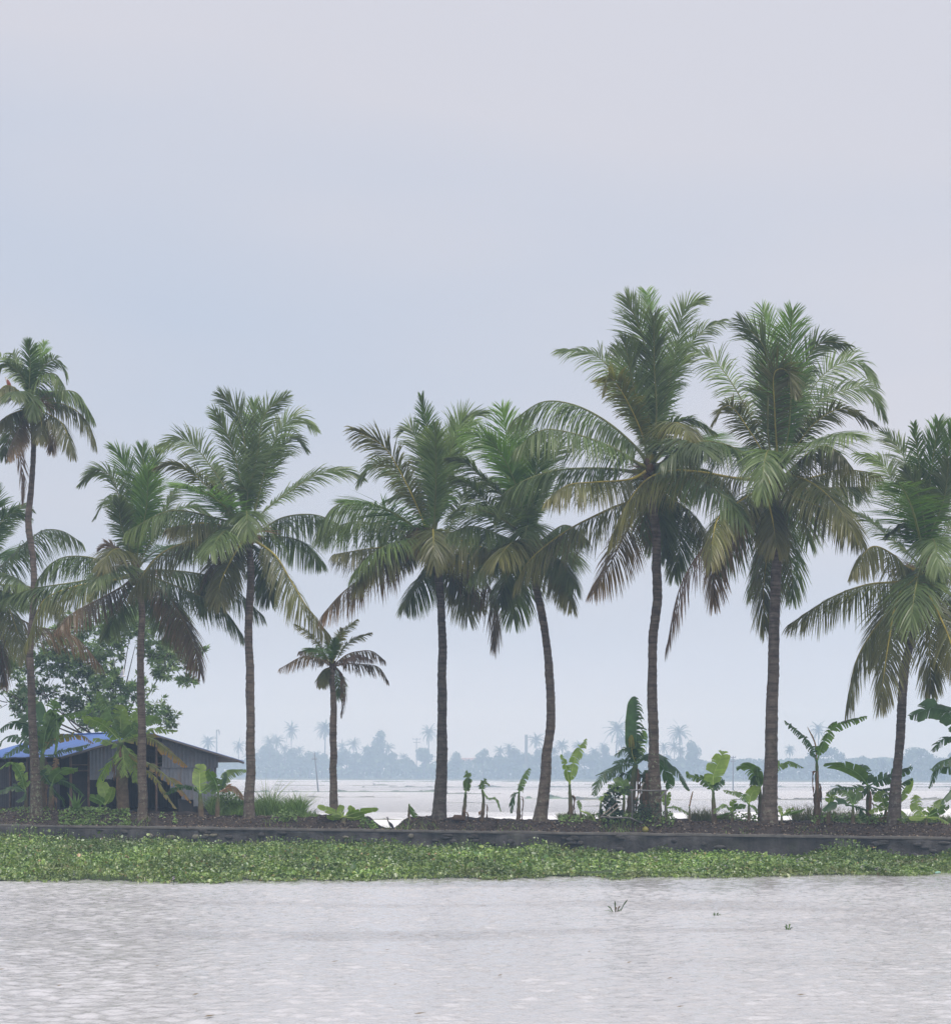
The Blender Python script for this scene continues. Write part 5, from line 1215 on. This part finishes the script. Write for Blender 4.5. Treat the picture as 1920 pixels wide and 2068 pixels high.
q = np.concatenate([b+[[0, 1, 2, 3]], b+[[0, 3, 4, 5]]])
pal = np.array([(0.12, 0.20, 0.045), (0.155, 0.245, 0.05), (0.20, 0.27, 0.07), (0.075, 0.145, 0.045), (0.30, 0.37, 0.22), (0.24, 0.16, 0.07)])  # the palest green paints glints onto a few leaves
ci = r_.choice(6, n_, p=[.27, .27, .18, .18, .08, .02])
patch = 1.18+0.5*fnoise(X*0.45+9, Yp*0.3, 3)[:, None]
C = pal[ci]*r_.uniform(.75, 1.25, (n_, 1))*patch*np.array([1.2, 1.13, 1.25])
edge = sstep(1.5, 0.2, Yp-ey)[:, None]; br_ = sstep(.45, .9, fnoise(X*0.8+70, Yp*0.6, 3))[:, None]*.55; C = C*(1-br_)+np.array([0.17, 0.15, 0.06])*br_
C = C*(1-edge*.5)+np.array([0.15, 0.19, 0.055])*edge*.5
mb = MB(); mb.add(V, q, None, np.repeat(C, 6, 0))
# upright stalks of the taller leaves
st = np.where(stand | (r_.random(n_) < .12))[0]; m_ = len(st)
p0 = c[st]-d[st]*L[st]*.5; p1 = p0*np.array([1, 1, 0])+np.stack([r_.normal(0, .03, m_), r_.normal(0, .03, m_), np.full(m_, 0.0)], -1)
V = np.stack([p1-[.008, 0, 0], p1+[.008, 0, 0], p0+[.005, 0, 0], p0-[.005, 0, 0]], 1).reshape(-1, 3)
mb.add(V, np.arange(m_*4).reshape(-1, 4), None, (0.11, 0.17, 0.05))
# slender weed stems growing through the mat in patches
ng = 16000; gp_ = r_.uniform(-420, 2330, ng); e2 = edge_y(gp_); gY = e2+(wall_y_px(gp_)-.3-e2)*r_.random(ng)**1.4; gX = xat(gp_, gY)
kp = fnoise(gX*0.5+40, gY*0.4, 3) > 0.05; gX, gY, gp_ = gX[kp], gY[kp], gp_[kp]; ng = len(gX)
h0 = mat_h(gX, gY, gp_)*r_.uniform(.5, 1.5, ng); dv = np.stack([r_.normal(0, .45, ng), r_.normal(0, .45, ng), np.ones(ng)], -1)
b0 = np.stack([gX, gY, 0*gX+.01], -1); sv = np.stack([r_.uniform(.5, 1, ng), r_.uniform(-.6, .6, ng), 0*gX], -1)*.009
V = np.stack([b0-sv, b0+sv, b0+dv*h0[:, None]*.6+sv*1.3, b0+dv*h0[:, None]*.6-sv*1.3, b0+dv*h0[:, None]*[1.5, 1.5, 1]], 1).reshape(-1, 3)
kk = np.arange(ng)[:, None]*5
mb.add(V, kk+[[0, 1, 2, 3]], kk+[[3, 2, 4]], np.repeat(np.array([(0.17, 0.24, 0.06), (0.22, 0.25, 0.08), (0.13, 0.20, 0.05)])[r_.integers(0, 3, ng)], 5, 0))
mat = mb.build('water_hyacinth', M['hyacinth'])
tag(mat, 'floating mat of green water hyacinth along the river wall', 'water hyacinth', None, 'stuff')
# matted roots and stems just above the water
pxs = np.linspace(-430, 2340, 420); fs = np.linspace(0, 1, 26)
gp, gf = np.meshgrid(pxs, fs, indexing='ij')
e_ = edge_y(gp)+0.7*fnoise(gp*0.012, gp*0, 3)+0.35*fnoise(gp*0.09, gp*0+3, 2)+0.45; Yg = e_+(wall_y_px(gp)-0.05-e_)*gf
zg = 0.012+0.05*np.clip(fnoise(xat(gp, Yg)*1.3, Yg*1.3, 3)+.3, 0, 1.5)*sstep(0, .06, gf)
mb = MB(); mb.add(np.stack([xat(gp, Yg), Yg, zg], -1).reshape(-1, 3), grid_faces(420, 26), None, (0.05, 0.07, 0.028))
mb.build('root_mat', M['bund'], mat)
# lilac flower spikes, each a part of the mat
for fx, fy in [(497, 1701), (485, 1703), (506, 1702), (135, 1736), (290, 1745), (150, 1764), (1320, 1733), (1355, 1738), (1538, 1732), (1610, 1739), (1636, 1734), (1740, 1752), (1770, 1755), (1203, 1720), (1018, 1703), (545, 1731), (495, 1730), (1096, 1740), (350, 1775), (260, 1722), (1325, 1735), (855, 1712), (1465, 1752), (1580, 1731)]:
    Yf = CAMH*FPX/(fy+14-HY); Yf = min(Yf, wall_y_px(fx)-.5); p = at(fx, fy, Yf); p[2] = max(p[2], 0.12)
    mb = MB()
    V, q, t = tube(np.array([[p[0], p[1], 0.0], p]), .006, 4); mb.add(V, q, t, (0.12, 0.18, 0.06))
    for j in range(9):
        dd = nrm(np.array([math.cos(j*2.4), math.sin(j*2.4), r_.uniform(-.2, .6)])); cc = p+[0, 0, (j-4)*.011]
        sd = np.cross(dd, ZUP); mb.add([cc, cc+dd*.03+sd*.02, cc+dd*.055, cc+dd*.03-sd*.02], [[0, 1, 2, 3]], None, (0.55, 0.42, 0.62))
    mb.build('flower', M['petal'], mat)

# ---- loose plants drifting on the open water
def floater(fx, fy, label, spec):
    Yf = CAMH*FPX/(fy-HY); p = at(fx, fy, Yf); p[2] = 0.0; sc = Yf/FPX
    e = thing('floating_hyacinth', p, label, 'water hyacinth', 'loose plants adrift on the river')
    r = np.random.default_rng(int(fx))
    for dx, dz, w, c in spec:
        tip = p+np.array([dx*sc, r.uniform(-.12, .12), dz*sc]); base = p+np.array([dx*sc*.35, 0, -.01])
        P = spline([base, base*.5+tip*.5+[0, 0, .02], tip], 7)
        wv = np.interp(np.linspace(0, 1, 7), [0, .55, .8, 1], [.008, .012, w*sc*.5, .004])[:, None]*np.array([[.85, .5, 0]])
        mb = MB(); mb.add(np.stack([P-wv, P+[0, .01, .006], P+wv], 1).reshape(-1, 3), grid_faces(7, 3), None, c); mb.build('leaf', M['hyacinth'], e)
g1, g2, br = (0.10, 0.17, 0.05), (0.07, 0.12, 0.045), (0.16, 0.10, 0.06)
floater(1243, 1842, 'largest loose hyacinth plant adrift on the river with thin curved stalks', [(-16, 12, 7, g1), (-14, 3, 5, g1), (0, 10, 7, br), (8, 12, 6, br), (8, 3, 6, g1), (24, 24, 5, g2), (-2, 22, 4, g2), (14, 5, 6, g1), (-22, 1, 3, g1)])
floater(1445, 1850, 'small flat loose hyacinth sprig, middle of the three adrift', [(-7, 4, 6, g1), (-2, 5, 5, g2), (5, 6, 6, g1), (9, 3, 5, g1)])
floater(1591, 1878, 'compact loose hyacinth rosette adrift nearest the camera', [(-8, 7, 6, g1), (-3, 10, 6, g2), (5, 11, 6, g1), (9, 5, 6, g2), (0, 3, 6, g1)])
# fallen leaves floating singly
_ords += ['thirteenth', 'fourteenth', 'fifteenth', 'sixteenth', 'seventeenth']
_fl = [(783, 1922, 10), (1010, 1974, 10), (798, 1993, 7), (885, 1992, 6), (848, 2052, 30), (424, 2057, 26), (1618, 2014, 20), (1270, 1948, 10), (395, 2013, 12), (1374, 2038, 18), (1749, 1962, 6), (1190, 1926, 8), (120, 1995, 10), (3, 1962, 14), (318, 1955, 12), (1353, 1980, 12), (676, 1946, 14)]
for k, (fx, fy, w) in enumerate(_fl):
    Yf = CAMH*FPX/(fy-HY); p = at(fx, fy, Yf); sc = Yf/FPX; r = np.random.default_rng(k)
    a = np.array([math.cos(r.uniform(-.5, .5)), r.uniform(-.6, .6), 0]); b_ = np.array([-a[1], a[0], 0]); L = w*sc*.5
    V = [p-a*L+[0, 0, .02], p-a*L*.2+b_*L*.4+[0, 0, .03], p+a*L+[0, 0, .035], p-a*L*.1-b_*L*.4+[0, 0, .022], p+[0, 0, .026]]
    mb = MB(); mb.add(V, None, [[0, 3, 4], [3, 2, 4], [2, 1, 4], [1, 0, 4]], (0.20, 0.15, 0.09)); o = mb.build('fallen_leaf', M['dry'], None, False, (p[0], p[1], 0.02))
    tag(o, 'small brown leaf floating on the river, %s from left' % _ords[sorted(q[0] for q in _fl).index(fx)], 'leaf', 'fallen leaves on the river')

# ================================================================== GRASS AND SHRUBS ON THE BANK
def blades(n_, pxr, offr, hr, cols, seed, lean=.35, w=.012):
    r = np.random.default_rng(seed); mb = MB()
    px = r.uniform(*pxr, n_)
    if pxr[1]-pxr[0] > 600: px = px[fnoise(px*.012, px*0+2, 3) > .1]; n_ = len(px)
    Y = wall_y_px(px)+r.uniform(*offr, n_); X = xat(px, Y); z = bank_z(X, Y-wall_y(X))
    z = np.maximum(z, FZ)
    h = r.uniform(*hr, n_)*(0.7+.5*vnoise(X*1.5, Y))
    b = np.stack([X, Y, z-.02], -1); d = np.stack([r.normal(0, lean, n_), r.normal(0, lean, n_), np.ones(n_)], -1)
    m1 = b+d*(h*.5)[:, None]; t = b+d*h[:, None]*[1.6, 1.6, .95]; s = np.stack([r.uniform(.6, 1, n_), r.uniform(-.5, .5, n_), 0*h], -1)*w
    V = np.stack([b-s, b+s, m1+s*.8, m1-s*.8, t], 1).reshape(-1, 3); k = np.arange(n_)[:, None]*5
    mb.add(V, k+[[0, 1, 2, 3]], k+[[3, 2, 4]], np.repeat(np.asarray(cols)[r.integers(0, len(cols), n_)]*r.uniform(.75, 1.25, (n_, 1)), 5, 0))
    return mb
GG = [(0.19, 0.30, 0.08), (0.23, 0.34, 0.10), (0.14, 0.23, 0.06)]
YG = [(0.16, 0.17, 0.07), (0.20, 0.18, 0.09), (0.12, 0.15, 0.06)]
tag(blades(5200, (425, 612), (3.0, 6.5), (.35, .95), GG, 61).build('grass_patch', M['grass']), 'tall green grass on the bank between the shed and the young palm', 'grass', None, 'stuff')
tag(blades(700, (545, 640), (1.8, 4.0), (.1, .35), GG, 62).build('grass_patch', M['grass']), 'short green weeds on the bank left of the young palm', 'grass', None, 'stuff')
tag(blades(2600, (1390, 1480), (4.2, 6.4), (.3, .75), YG, 63, .3, .008).build('grass_patch', M['grass']), 'dry fine grass behind the broad-leaved banana plant', 'grass', None, 'stuff')
tag(blades(3400, (1600, 1790), (4.0, 6.4), (.2, .6), YG, 64, .3, .008).build('grass_patch', M['grass']), 'dry fine grass behind the V-shaped banana plant and the rightmost palm', 'grass', None, 'stuff')
tag(blades(1200, (1130, 1200), (2.5, 5.6), (.1, .3), GG+YG, 65).build('grass_patch', M['grass']), 'low green tufts under the tall thin banana shoot', 'grass', None, 'stuff')
tag(blades(1500, (1790, 1960), (3.5, 6.0), (.15, .4), GG+YG, 66).build('grass_patch', M['grass']), 'low grass on the bank right of the rightmost palm', 'grass', None, 'stuff')
tag(blades(260, (505, 560), (3.5, 6), (1.1, 1.6), GG, 67, .3, .008).build('grass_patch', M['grass']), 'few tall thin reed stems rising above the grass right of the shed', 'grass', None, 'stuff')
tag(blades(2600, (-60, 1990), (.36, 1.1), (.05, .28), GG+YG, 68).build('grass_patch', M['grass']), 'sparse weeds and grass tufts along the top of the river wall', 'grass', None, 'stuff')
def creeper(pxr, offr, n_, size, cols, label, seed, hz=(.02, .14)):
    r = np.random.default_rng(seed); px = r.uniform(*pxr, n_); off = r.uniform(*offr, n_); Y = wall_y_px(px)+off; X = xat(px, Y)
    dens = fnoise(X*1.1+seed, Y*1.1, 2) > -.25; X, Y = X[dens], Y[dens]; m_ = len(X)
    c = np.stack([X, Y, bank_z(X, Y-wall_y(X))+r.uniform(*hz, m_)], -1); d = nrm(r.normal(size=(m_, 3))*[1, 1, .5]+[0, 0, .3])
    mb = MB(); leaf_quads(c, d, nrm(r.normal(size=d.shape)+[0, -.5, 1.]), size*r.uniform(.6, 1.3, m_), size*.35*r.uniform(.7, 1.3, m_), mb, np.asarray(cols)[r.integers(0, len(cols), m_)]*r.uniform(.7, 1.3, (m_, 1)))
    tag(mb.build('ground_creeper', M['leaf']), label, 'creeper', None, 'stuff')
creeper((120, 262), (.5, 2.2), 1900, .09, GG, 'green creeping weeds on the bank in front of the shed', 71)
creeper((322, 356), (.45, 1.4), 420, .08, GG, 'small green weed patch on the bank below the shed post', 72, (.02, .2))
creeper((1205, 1360), (.9, 3.2), 900, .10, GG, 'dark undergrowth around the foot of the tallest palm', 76, (.02, .3))
creeper((1470, 1570), (1.2, 3.0), 420, .10, GG, 'low weeds under the bananas beside the second palm from right', 77, (.02, .25))
creeper((1640, 1830), (1.0, 3.2), 1000, .10, GG, 'low weeds under the bananas left of the rightmost palm', 78, (.02, .25))
creeper((1130, 1180), (1.0, 2.6), 200, .08, GG, 'small weeds under the tall thin banana shoot', 79, (.02, .15))
creeper((0, 110), (.8, 2.4), 500, .08, GG, 'sparse weeds at the foot of the spotted slender trunk', 73)
creeper((552, 600), (1.0, 2.2), 350, .10, GG, 'dark leafy weeds at the edge of the grass by the young palm', 74, (.02, .25))
creeper((728, 760), (.6, 1.6), 130, .10, GG, 'sprig of green weeds right of the pale banana suckers', 75, (.02, .2))
def bush(label, px, off, top, spec, seed, leaf, cols, round_=False):
    r = np.random.default_rng(seed); Y = wall_y_px(px)+off; sc = Y/FPX
    base = at(px, 1660, Y); base[2] = max(bank_base(px, Y), FZ)
    e = thing('shrub', base, label, 'shrub', 'shrubs on the bank'); mb = MB(); tb = MB()
    for bx, by, rx, ry, n_ in spec:
        c0 = at(bx, by, Y); dd = nrm(r.normal(size=(n_, 3))); c = c0+dd*(r.random(n_)**.5)[:, None]*np.array([rx, (rx+ry)/2, ry])*sc
        c[:, 2] = np.maximum(c[:, 2], base[2]+.03)
        d = nrm(dd+r.normal(0, .6, dd.shape))
        leaf_quads(c, d, nrm(r.normal(size=d.shape)+[0, -.3, 1]), leaf*r.uniform(.6, 1.2, n_), leaf*(.42 if round_ else .2)*r.uniform(.7, 1.2, n_), mb, np.asarray(cols)[r.integers(0, len(cols), n_)]*r.uniform(.7, 1.3, (n_, 1)))
        V, q, t = tube(spline([base, base*.5+c0*.5+[.05, 0, 0], c0+[0, 0, ry*sc*.6]], 6), np.linspace(.02, .006, 6), 4); tb.add(V, q, t, (0.09, 0.07, 0.05))
    mb.build('foliage', M['leaf'], e); tb.build('stems', M['wood'], e)
bush('bright green leafy shrub behind the small banana plant at the shed corner', 455, 4.2, 1590, [(440, 1625, 22, 22, 500), (465, 1615, 24, 24, 600), (485, 1630, 24, 18, 500), (520, 1632, 22, 16, 400)], 81, .11, [(0.17, 0.28, 0.07), (0.21, 0.32, 0.08), (0.13, 0.22, 0.06)])
bush('dark round-leaved shrub among the bamboo rails left of the tallest palm', 1240, 1.2, 1600, [(1240, 1612, 16, 22, 90), (1232, 1640, 18, 16, 90), (1252, 1650, 14, 12, 60), (1228, 1622, 12, 10, 40)], 82, .13, [(0.035, 0.07, 0.035), (0.045, 0.085, 0.04)], True)
bush('low dark shrub hugging the foot of the tallest palm', 1303, 1.2, 1620, [(1300, 1645, 16, 22, 260), (1318, 1640, 14, 24, 220), (1288, 1630, 12, 16, 140)], 83, .09, [(0.04, 0.08, 0.04), (0.06, 0.11, 0.05)])
bush('small sprig of green leaves between the young palm and the grass', 600, 2.6, 1640, [(605, 1648, 10, 8, 90), (590, 1650, 10, 7, 70)], 84, .09, GG)

# ================================================================== BAMBOO RAILS BY THE TALLEST PALM
Y = wall_y_px(1285)+1.0
f = thing('bamboo_rails', (xat(1285, Y), Y, bank_base(1285, Y)), 'broken frame of grey bamboo rails leaning beside the tallest palm', 'rails')
for a, b_, w in (((1272, 1596), (1348, 1597), .05), ((1213, 1650), (1272, 1652), .05), ((1215, 1648), (1246, 1622), .035), ((1224, 1650), (1250, 1628), .035), ((1284, 1614), (1300, 1580), .04), ((1330, 1614), (1346, 1597), .045), ((1272, 1652), (1300, 1664), .05), ((1276, 1596), (1276, 1660), .05), ((1344, 1597), (1342, 1662), .05)):
    A = at(*a, Y-.15); B = at(*b_, Y+.1)
    V, q, t = tube(spline([A, (A+B)/2+[0, 0, -.01], B], 8), w*.5*np.array([1, .95, 1.06, .95, 1, 1.06, .95, 1]), 7); mb = MB(); mb.add(V, q, t, (0.20, 0.19, 0.185) if w > .04 else (0.26, 0.22, 0.18)); mb.build('pole', M['wood'], f, True)

# ================================================================== POLES IN THE FIELDS
def pole(label, px0, py0, px1, py1, D, w, arms, z0):
    a = at(px0, py0, D); a[2] = z0; b_ = at(px1, py1, D)
    e = thing('utility_pole', a, label, 'pole', 'poles beyond the bank')
    V, q, t = tube(np.array([a-[0, 0, .3], (a+b_)/2, b_]), [w, w*.85, w*.6], 7); mb = MB(); mb.add(V, q, t, (0.10, 0.085, 0.08)); mb.build('shaft', M['wood'], e, True)
    for dz, L in arms:
        c = b_-[0, 0, dz]; V, q = bar(c-[L, 0, 0], c+[L, 0, 0], w*1.0, w*1.0); mb = MB(); mb.add(V, q, None, (0.12, 0.10, 0.1)); cr = mb.build('crossarm', M['wood'], e)
        for s in (-.9, 0, .9):
            V, q, t = tube(np.array([c+[L*s, 0, 0], c+[L*s, 0, w*2.2]]), w*.5, 6); mb = MB(); mb.add(V, q, t, (0.3, 0.28, 0.27)); mb.build('insulator', M['wood'], cr)
pole('thin leaning wooden pole standing in the flooded field left of the young palm', 643, 1600, 635, 1521, far_d(1600), .17, [(1.3, .5)], FZ)
pole('straight thin pole standing in the field left of the second palm from right', 1480, 1597, 1480, 1527, far_d(1597), .16, [(.35, .6), (1.2, .6)], FZ)
pole('far electric pole with crossarms above the flat-topped far tree', 841, 1572, 841, 1491, float(shore_d(841))+8, .22, [(.4, 1.8), (1.8, 1.4)], FZ+.5)

# ================================================================== BIRDS
def bird(name, label, pts, radii, cols, flat=1.0):
    pts = np.array(pts, float); base = np.array([pts[:, 0].mean(), pts[:, 1].mean(), pts[:, 2].min()])
    e = thing(name, base, label, 'bird')
    n_ = 26; P = spline(pts, n_); u = np.linspace(0, 1, n_); us = np.linspace(0, 1, len(radii))
    R = np.interp(u, us, radii); C = np.stack([np.interp(u, us, np.array(cols)[:, k]) for k in range(3)], -1)
    V, q, t = tube(P, R, 10, True, flat); C = np.vstack([np.repeat(C, 10, 0), C[:1], C[-1:]])
    mb = MB(); mb.add(V, q, t, C); mb.build('body', M['feather'], e, True)
    return e
# cormorant on the wall
Y = float(wall_y_px(787))+.25; S_ = Y/FPX
def bp(px, py, dy=0): return at(px, py, Y+dy)
z = 0.685
o = bp(787, 1672); o[2] = z
k = 0.0145
B = lambda x, zz, y=0: o+np.array([x*k, y*k, zz*k])
dk = (0.035, 0.033, 0.036)
cor = bird('cormorant', 'dark cormorant standing upright on the wall in the gap of the bank', [B(9, -0.5), B(6, 4), B(2, 9), B(-2, 14), B(-4, 18), B(-4.5, 22), B(-5.2, 24.5), B(-8.5, 24.2)], np.array([.6, 2.0, 3.4, 3.0, 1.3, 1.0, 1.25, .15])*k, [dk]*5+[(0.07, .05, .04)]*2+[(0.2, .15, .1)], 1.0)
for s in (-1, 1):
    V, q, t = tube(np.array([B(1, 6, s*1.3), B(.5, 0, s*1.5)]), .45*k, 5); mb = MB(); mb.add(V, q, t, dk); mb.build('leg', M['feather'], cor)
    P = spline([B(-1, 14, s*2.4), B(3, 9, s*3.4), B(7.5, 2.5, s*1.6)], 7); w = np.array([1, 2, 2.4, 2.3, 1.8, 1.1, .3])*k
    V = np.stack([P-np.stack([w*.8, 0*w, w*.4], -1), P+np.stack([0*w, s*w*.25, 0*w], -1), P+np.stack([w*.8, 0*w, w*.4], -1)], 1).reshape(-1, 3)
    mb = MB(); mb.add(V, grid_faces(7, 3), None, (0.045, 0.042, 0.044)); mb.build('wing', M['feather'], cor)
# kite on the tall palm
Y = float(wall_y_px(74))+.9
o = at(15, 781, Y); k = 0.0165
B = lambda x, zz, y=0: o+np.array([x*k, y*k, zz*k])
rb_ = (0.30, 0.10, 0.07); wh = (0.75, 0.72, 0.68)
kit = bird('kite_bird', 'red-brown kite with a white head perched on the tall slender palm', [B(7, -3), B(4, 3), B(1, 9), B(-2, 14), B(-3, 17), B(-3.4, 19), B(-5.2, 18.2)], np.array([1.2, 2.6, 4.0, 3.4, 2.0, 1.9, .2])*k, [rb_, rb_, rb_, (0.42, .22, .17), wh, wh, (0.3, .28, .2)])
for s in (-1, 1):
    P = spline([B(0, 14, s*3), B(3, 7, s*4), B(8, -2.5, s*1.8)], 7); w = np.array([1.2, 2.4, 2.6, 2.4, 1.9, 1.2, .3])*k
    V = np.stack([P-np.stack([w*.8, 0*w, w*.4], -1), P+np.stack([0*w, s*w*.25, 0*w], -1), P+np.stack([w*.8, 0*w, w*.4], -1)], 1).reshape(-1, 3)
    mb = MB(); mb.add(V, grid_faces(7, 3), None, (0.26, 0.085, 0.06)); mb.build('wing', M['feather'], kit)
    V, q, t = tube(np.array([B(2, 4, s*1.5), B(1, -2.5, s*1.5)]), .5*k, 5); mb = MB(); mb.add(V, q, t, (0.4, 0.33, 0.12)); mb.build('leg', M['feather'], kit)
# white egret flying past the tree
Y = 84.0; o = at(247, 1366, Y); k = 0.017
B = lambda x, zz, y=0: o+np.array([x*k, y*k, zz*k])
egr = bird('egret', 'white egret flying with raised wings in front of the broadleaf tree', [B(8, 1), B(3, 0), B(-2, 0), B(-5, 1.5), B(-7, 1.2), B(-10, .6)], np.array([.5, 1.8, 2.4, 1.3, 1.1, .15])*k, [wh]*5+[(0.5, .4, .1)])
for s in (-1, 1):
    P = spline([B(-1, 1, s*1.5), B(0, 9, s*5), B(3, 17, s*7)], 7); w = np.array([3.2, 3.4, 3.2, 2.8, 2.2, 1.4, .3])*k
    V = np.stack([P-np.stack([w, 0*w, 0*w], -1), P+np.stack([0*w, s*w*.1, 0*w], -1), P+np.stack([w, 0*w, 0*w], -1)], 1).reshape(-1, 3)
    mb = MB(); mb.add(V, grid_faces(7, 3), None, wh); mb.build('wing', M['feather'], egr)
# heron wading in the field
D = far_d(1590); o = at(755, 1590, D); o[2] = FZ; k = D/FPX
B = lambda x, zz, y=0: o+np.array([x*k, y*k, zz*k])
gr = (0.22, 0.22, 0.24)
her = bird('heron', 'far grey heron wading in the flooded field right of the young palm', [B(3.0, 4), B(1, 5.5), B(-.8, 7), B(-1.0, 9.5), B(-1.2, 11.5), B(-3, 11.3)], np.array([.4, 1.3, 1.1, .5, .6, .1])*k, [gr]*6)
for s in (-1, 1):
    V, q, t = tube(np.array([B(.5, 5, s*.5), B(.4, -.5, s*.5)]), .25*k, 5); mb = MB(); mb.add(V, q, t, gr); mb.build('leg', M['feather'], her)

# ================================================================== ODDMENTS
Yf = CAMH*FPX/(1770-HY); p = at(1390, 1768, Yf)
V, q, t = tube(spline([p+[-.05, 0, -.02], p+[-.02, 0, .02], p+[.03, .02, .025], p+[.06, .03, -.01]], 10), .55*np.array([.01, .04, .055, .06, .055, .06, .05, .045, .03, .01]), 8)
mb = MB(); mb.add(V+0.003*rng.normal(size=V.shape), q, t, (0.50, 0.17, 0.08)); tag(mb.build('floating_bag', M['feather'], None, True, (p[0], p[1], 0)), 'crumpled orange plastic scrap at the edge of the hyacinth', 'litter')
Yf = CAMH*FPX/(1772-HY); p = at(1894, 1763, Yf)
V, q, t = tube(np.array([p+[-.07, 0, 0], p+[-.06, 0, 0], p+[.03, .02, .01], p+[.05, .02, .01], p+[.07, .03, .01]]), [.012, .025, .025, .012, .01], 9)
mb = MB(); mb.add(V, q, t, (0.30, 0.50, 0.40)); tag(mb.build('floating_bottle', M['feather'], None, True, (p[0], p[1], 0)), 'pale mint plastic bottle caught in the hyacinth at right', 'bottle')
Yf = CAMH*FPX/(1766-HY); a = at(-30, 1765, Yf); b_ = at(30, 1761, Yf)
V, q, t = tube(spline([a, (a+b_)/2+[0, 0, .02], b_], 8), np.array([.06, .07, .065, .07, .068, .066, .06, .05]), 8, True, .6)
mb = MB(); mb.add(V+0.006*rng.normal(size=V.shape), q, t, (0.20, 0.19, 0.18)); tag(mb.build('driftwood', M['wood'], None, True, ((a+b_)/2)), 'grey piece of driftwood in the hyacinth at the left photo edge', 'driftwood')
Y = wall_y_px(925)+1.3; p = at(924, 1656, Y); p[2] = bank_base(924, Y)
V, q, t = tube(spline([p+[-.16, 0, .1], p+[-.05, 0, .13], p+[.1, 0, .12], p+[.17, .05, .05]], 9), np.array([.02, .07, .1, .11, .1, .1, .08, .05, .02]), 8)
mb = MB(); mb.add(V+0.01*rng.normal(size=V.shape), q, t, (0.11, 0.07, 0.05)); tag(mb.build('coconut_husk', M['dry'], None, False, p), 'brown coconut husk lying right of the middle palm', 'husk')
Y = wall_y_px(1303)+.7; p = at(1303, 1661, Y); p[2] = bank_z(xat(1303, Y), .7)+.07
pp = np.array([p+[0, 0, zz] for zz in np.array([-1.1, -.8, -.2, .4, .9, 1.1])*.09]); V, q, t = tube(pp, np.array([.1, .6, 1, .9, .45, .1])*.10, 9)
mb = MB(); mb.add(V, q, t, (0.24, 0.22, 0.06)); tag(mb.build('fallen_coconut', M['rib'], None, True, p), 'yellow-green fallen coconut on the soil below the tallest palm', 'coconut')

# ================================================================== HAZE
hz = bpy.data.materials.new('morning haze'); hz.use_nodes = True
n, l = hz.node_tree.nodes, hz.node_tree.links
n.clear()
o_ = n.new('ShaderNodeOutputMaterial'); pv = n.new('ShaderNodeVolumePrincipled')
pv.inputs['Color'].default_value = (0.57, 0.76, 1.0, 1)
pv.inputs['Absorption Color'].default_value = (1, 1, 1, 1)
pv.inputs['Density'].default_value = 0.00105
pv.inputs['Anisotropy'].default_value = 0.0
l.new(pv.outputs[0], o_.inputs['Volume'])
V, q = box((0, 575, 19), (2900, 1800, 43))
tag(mesh('haze', V, q, hz), 'pale morning haze filling the air', 'haze', None, 'stuff')
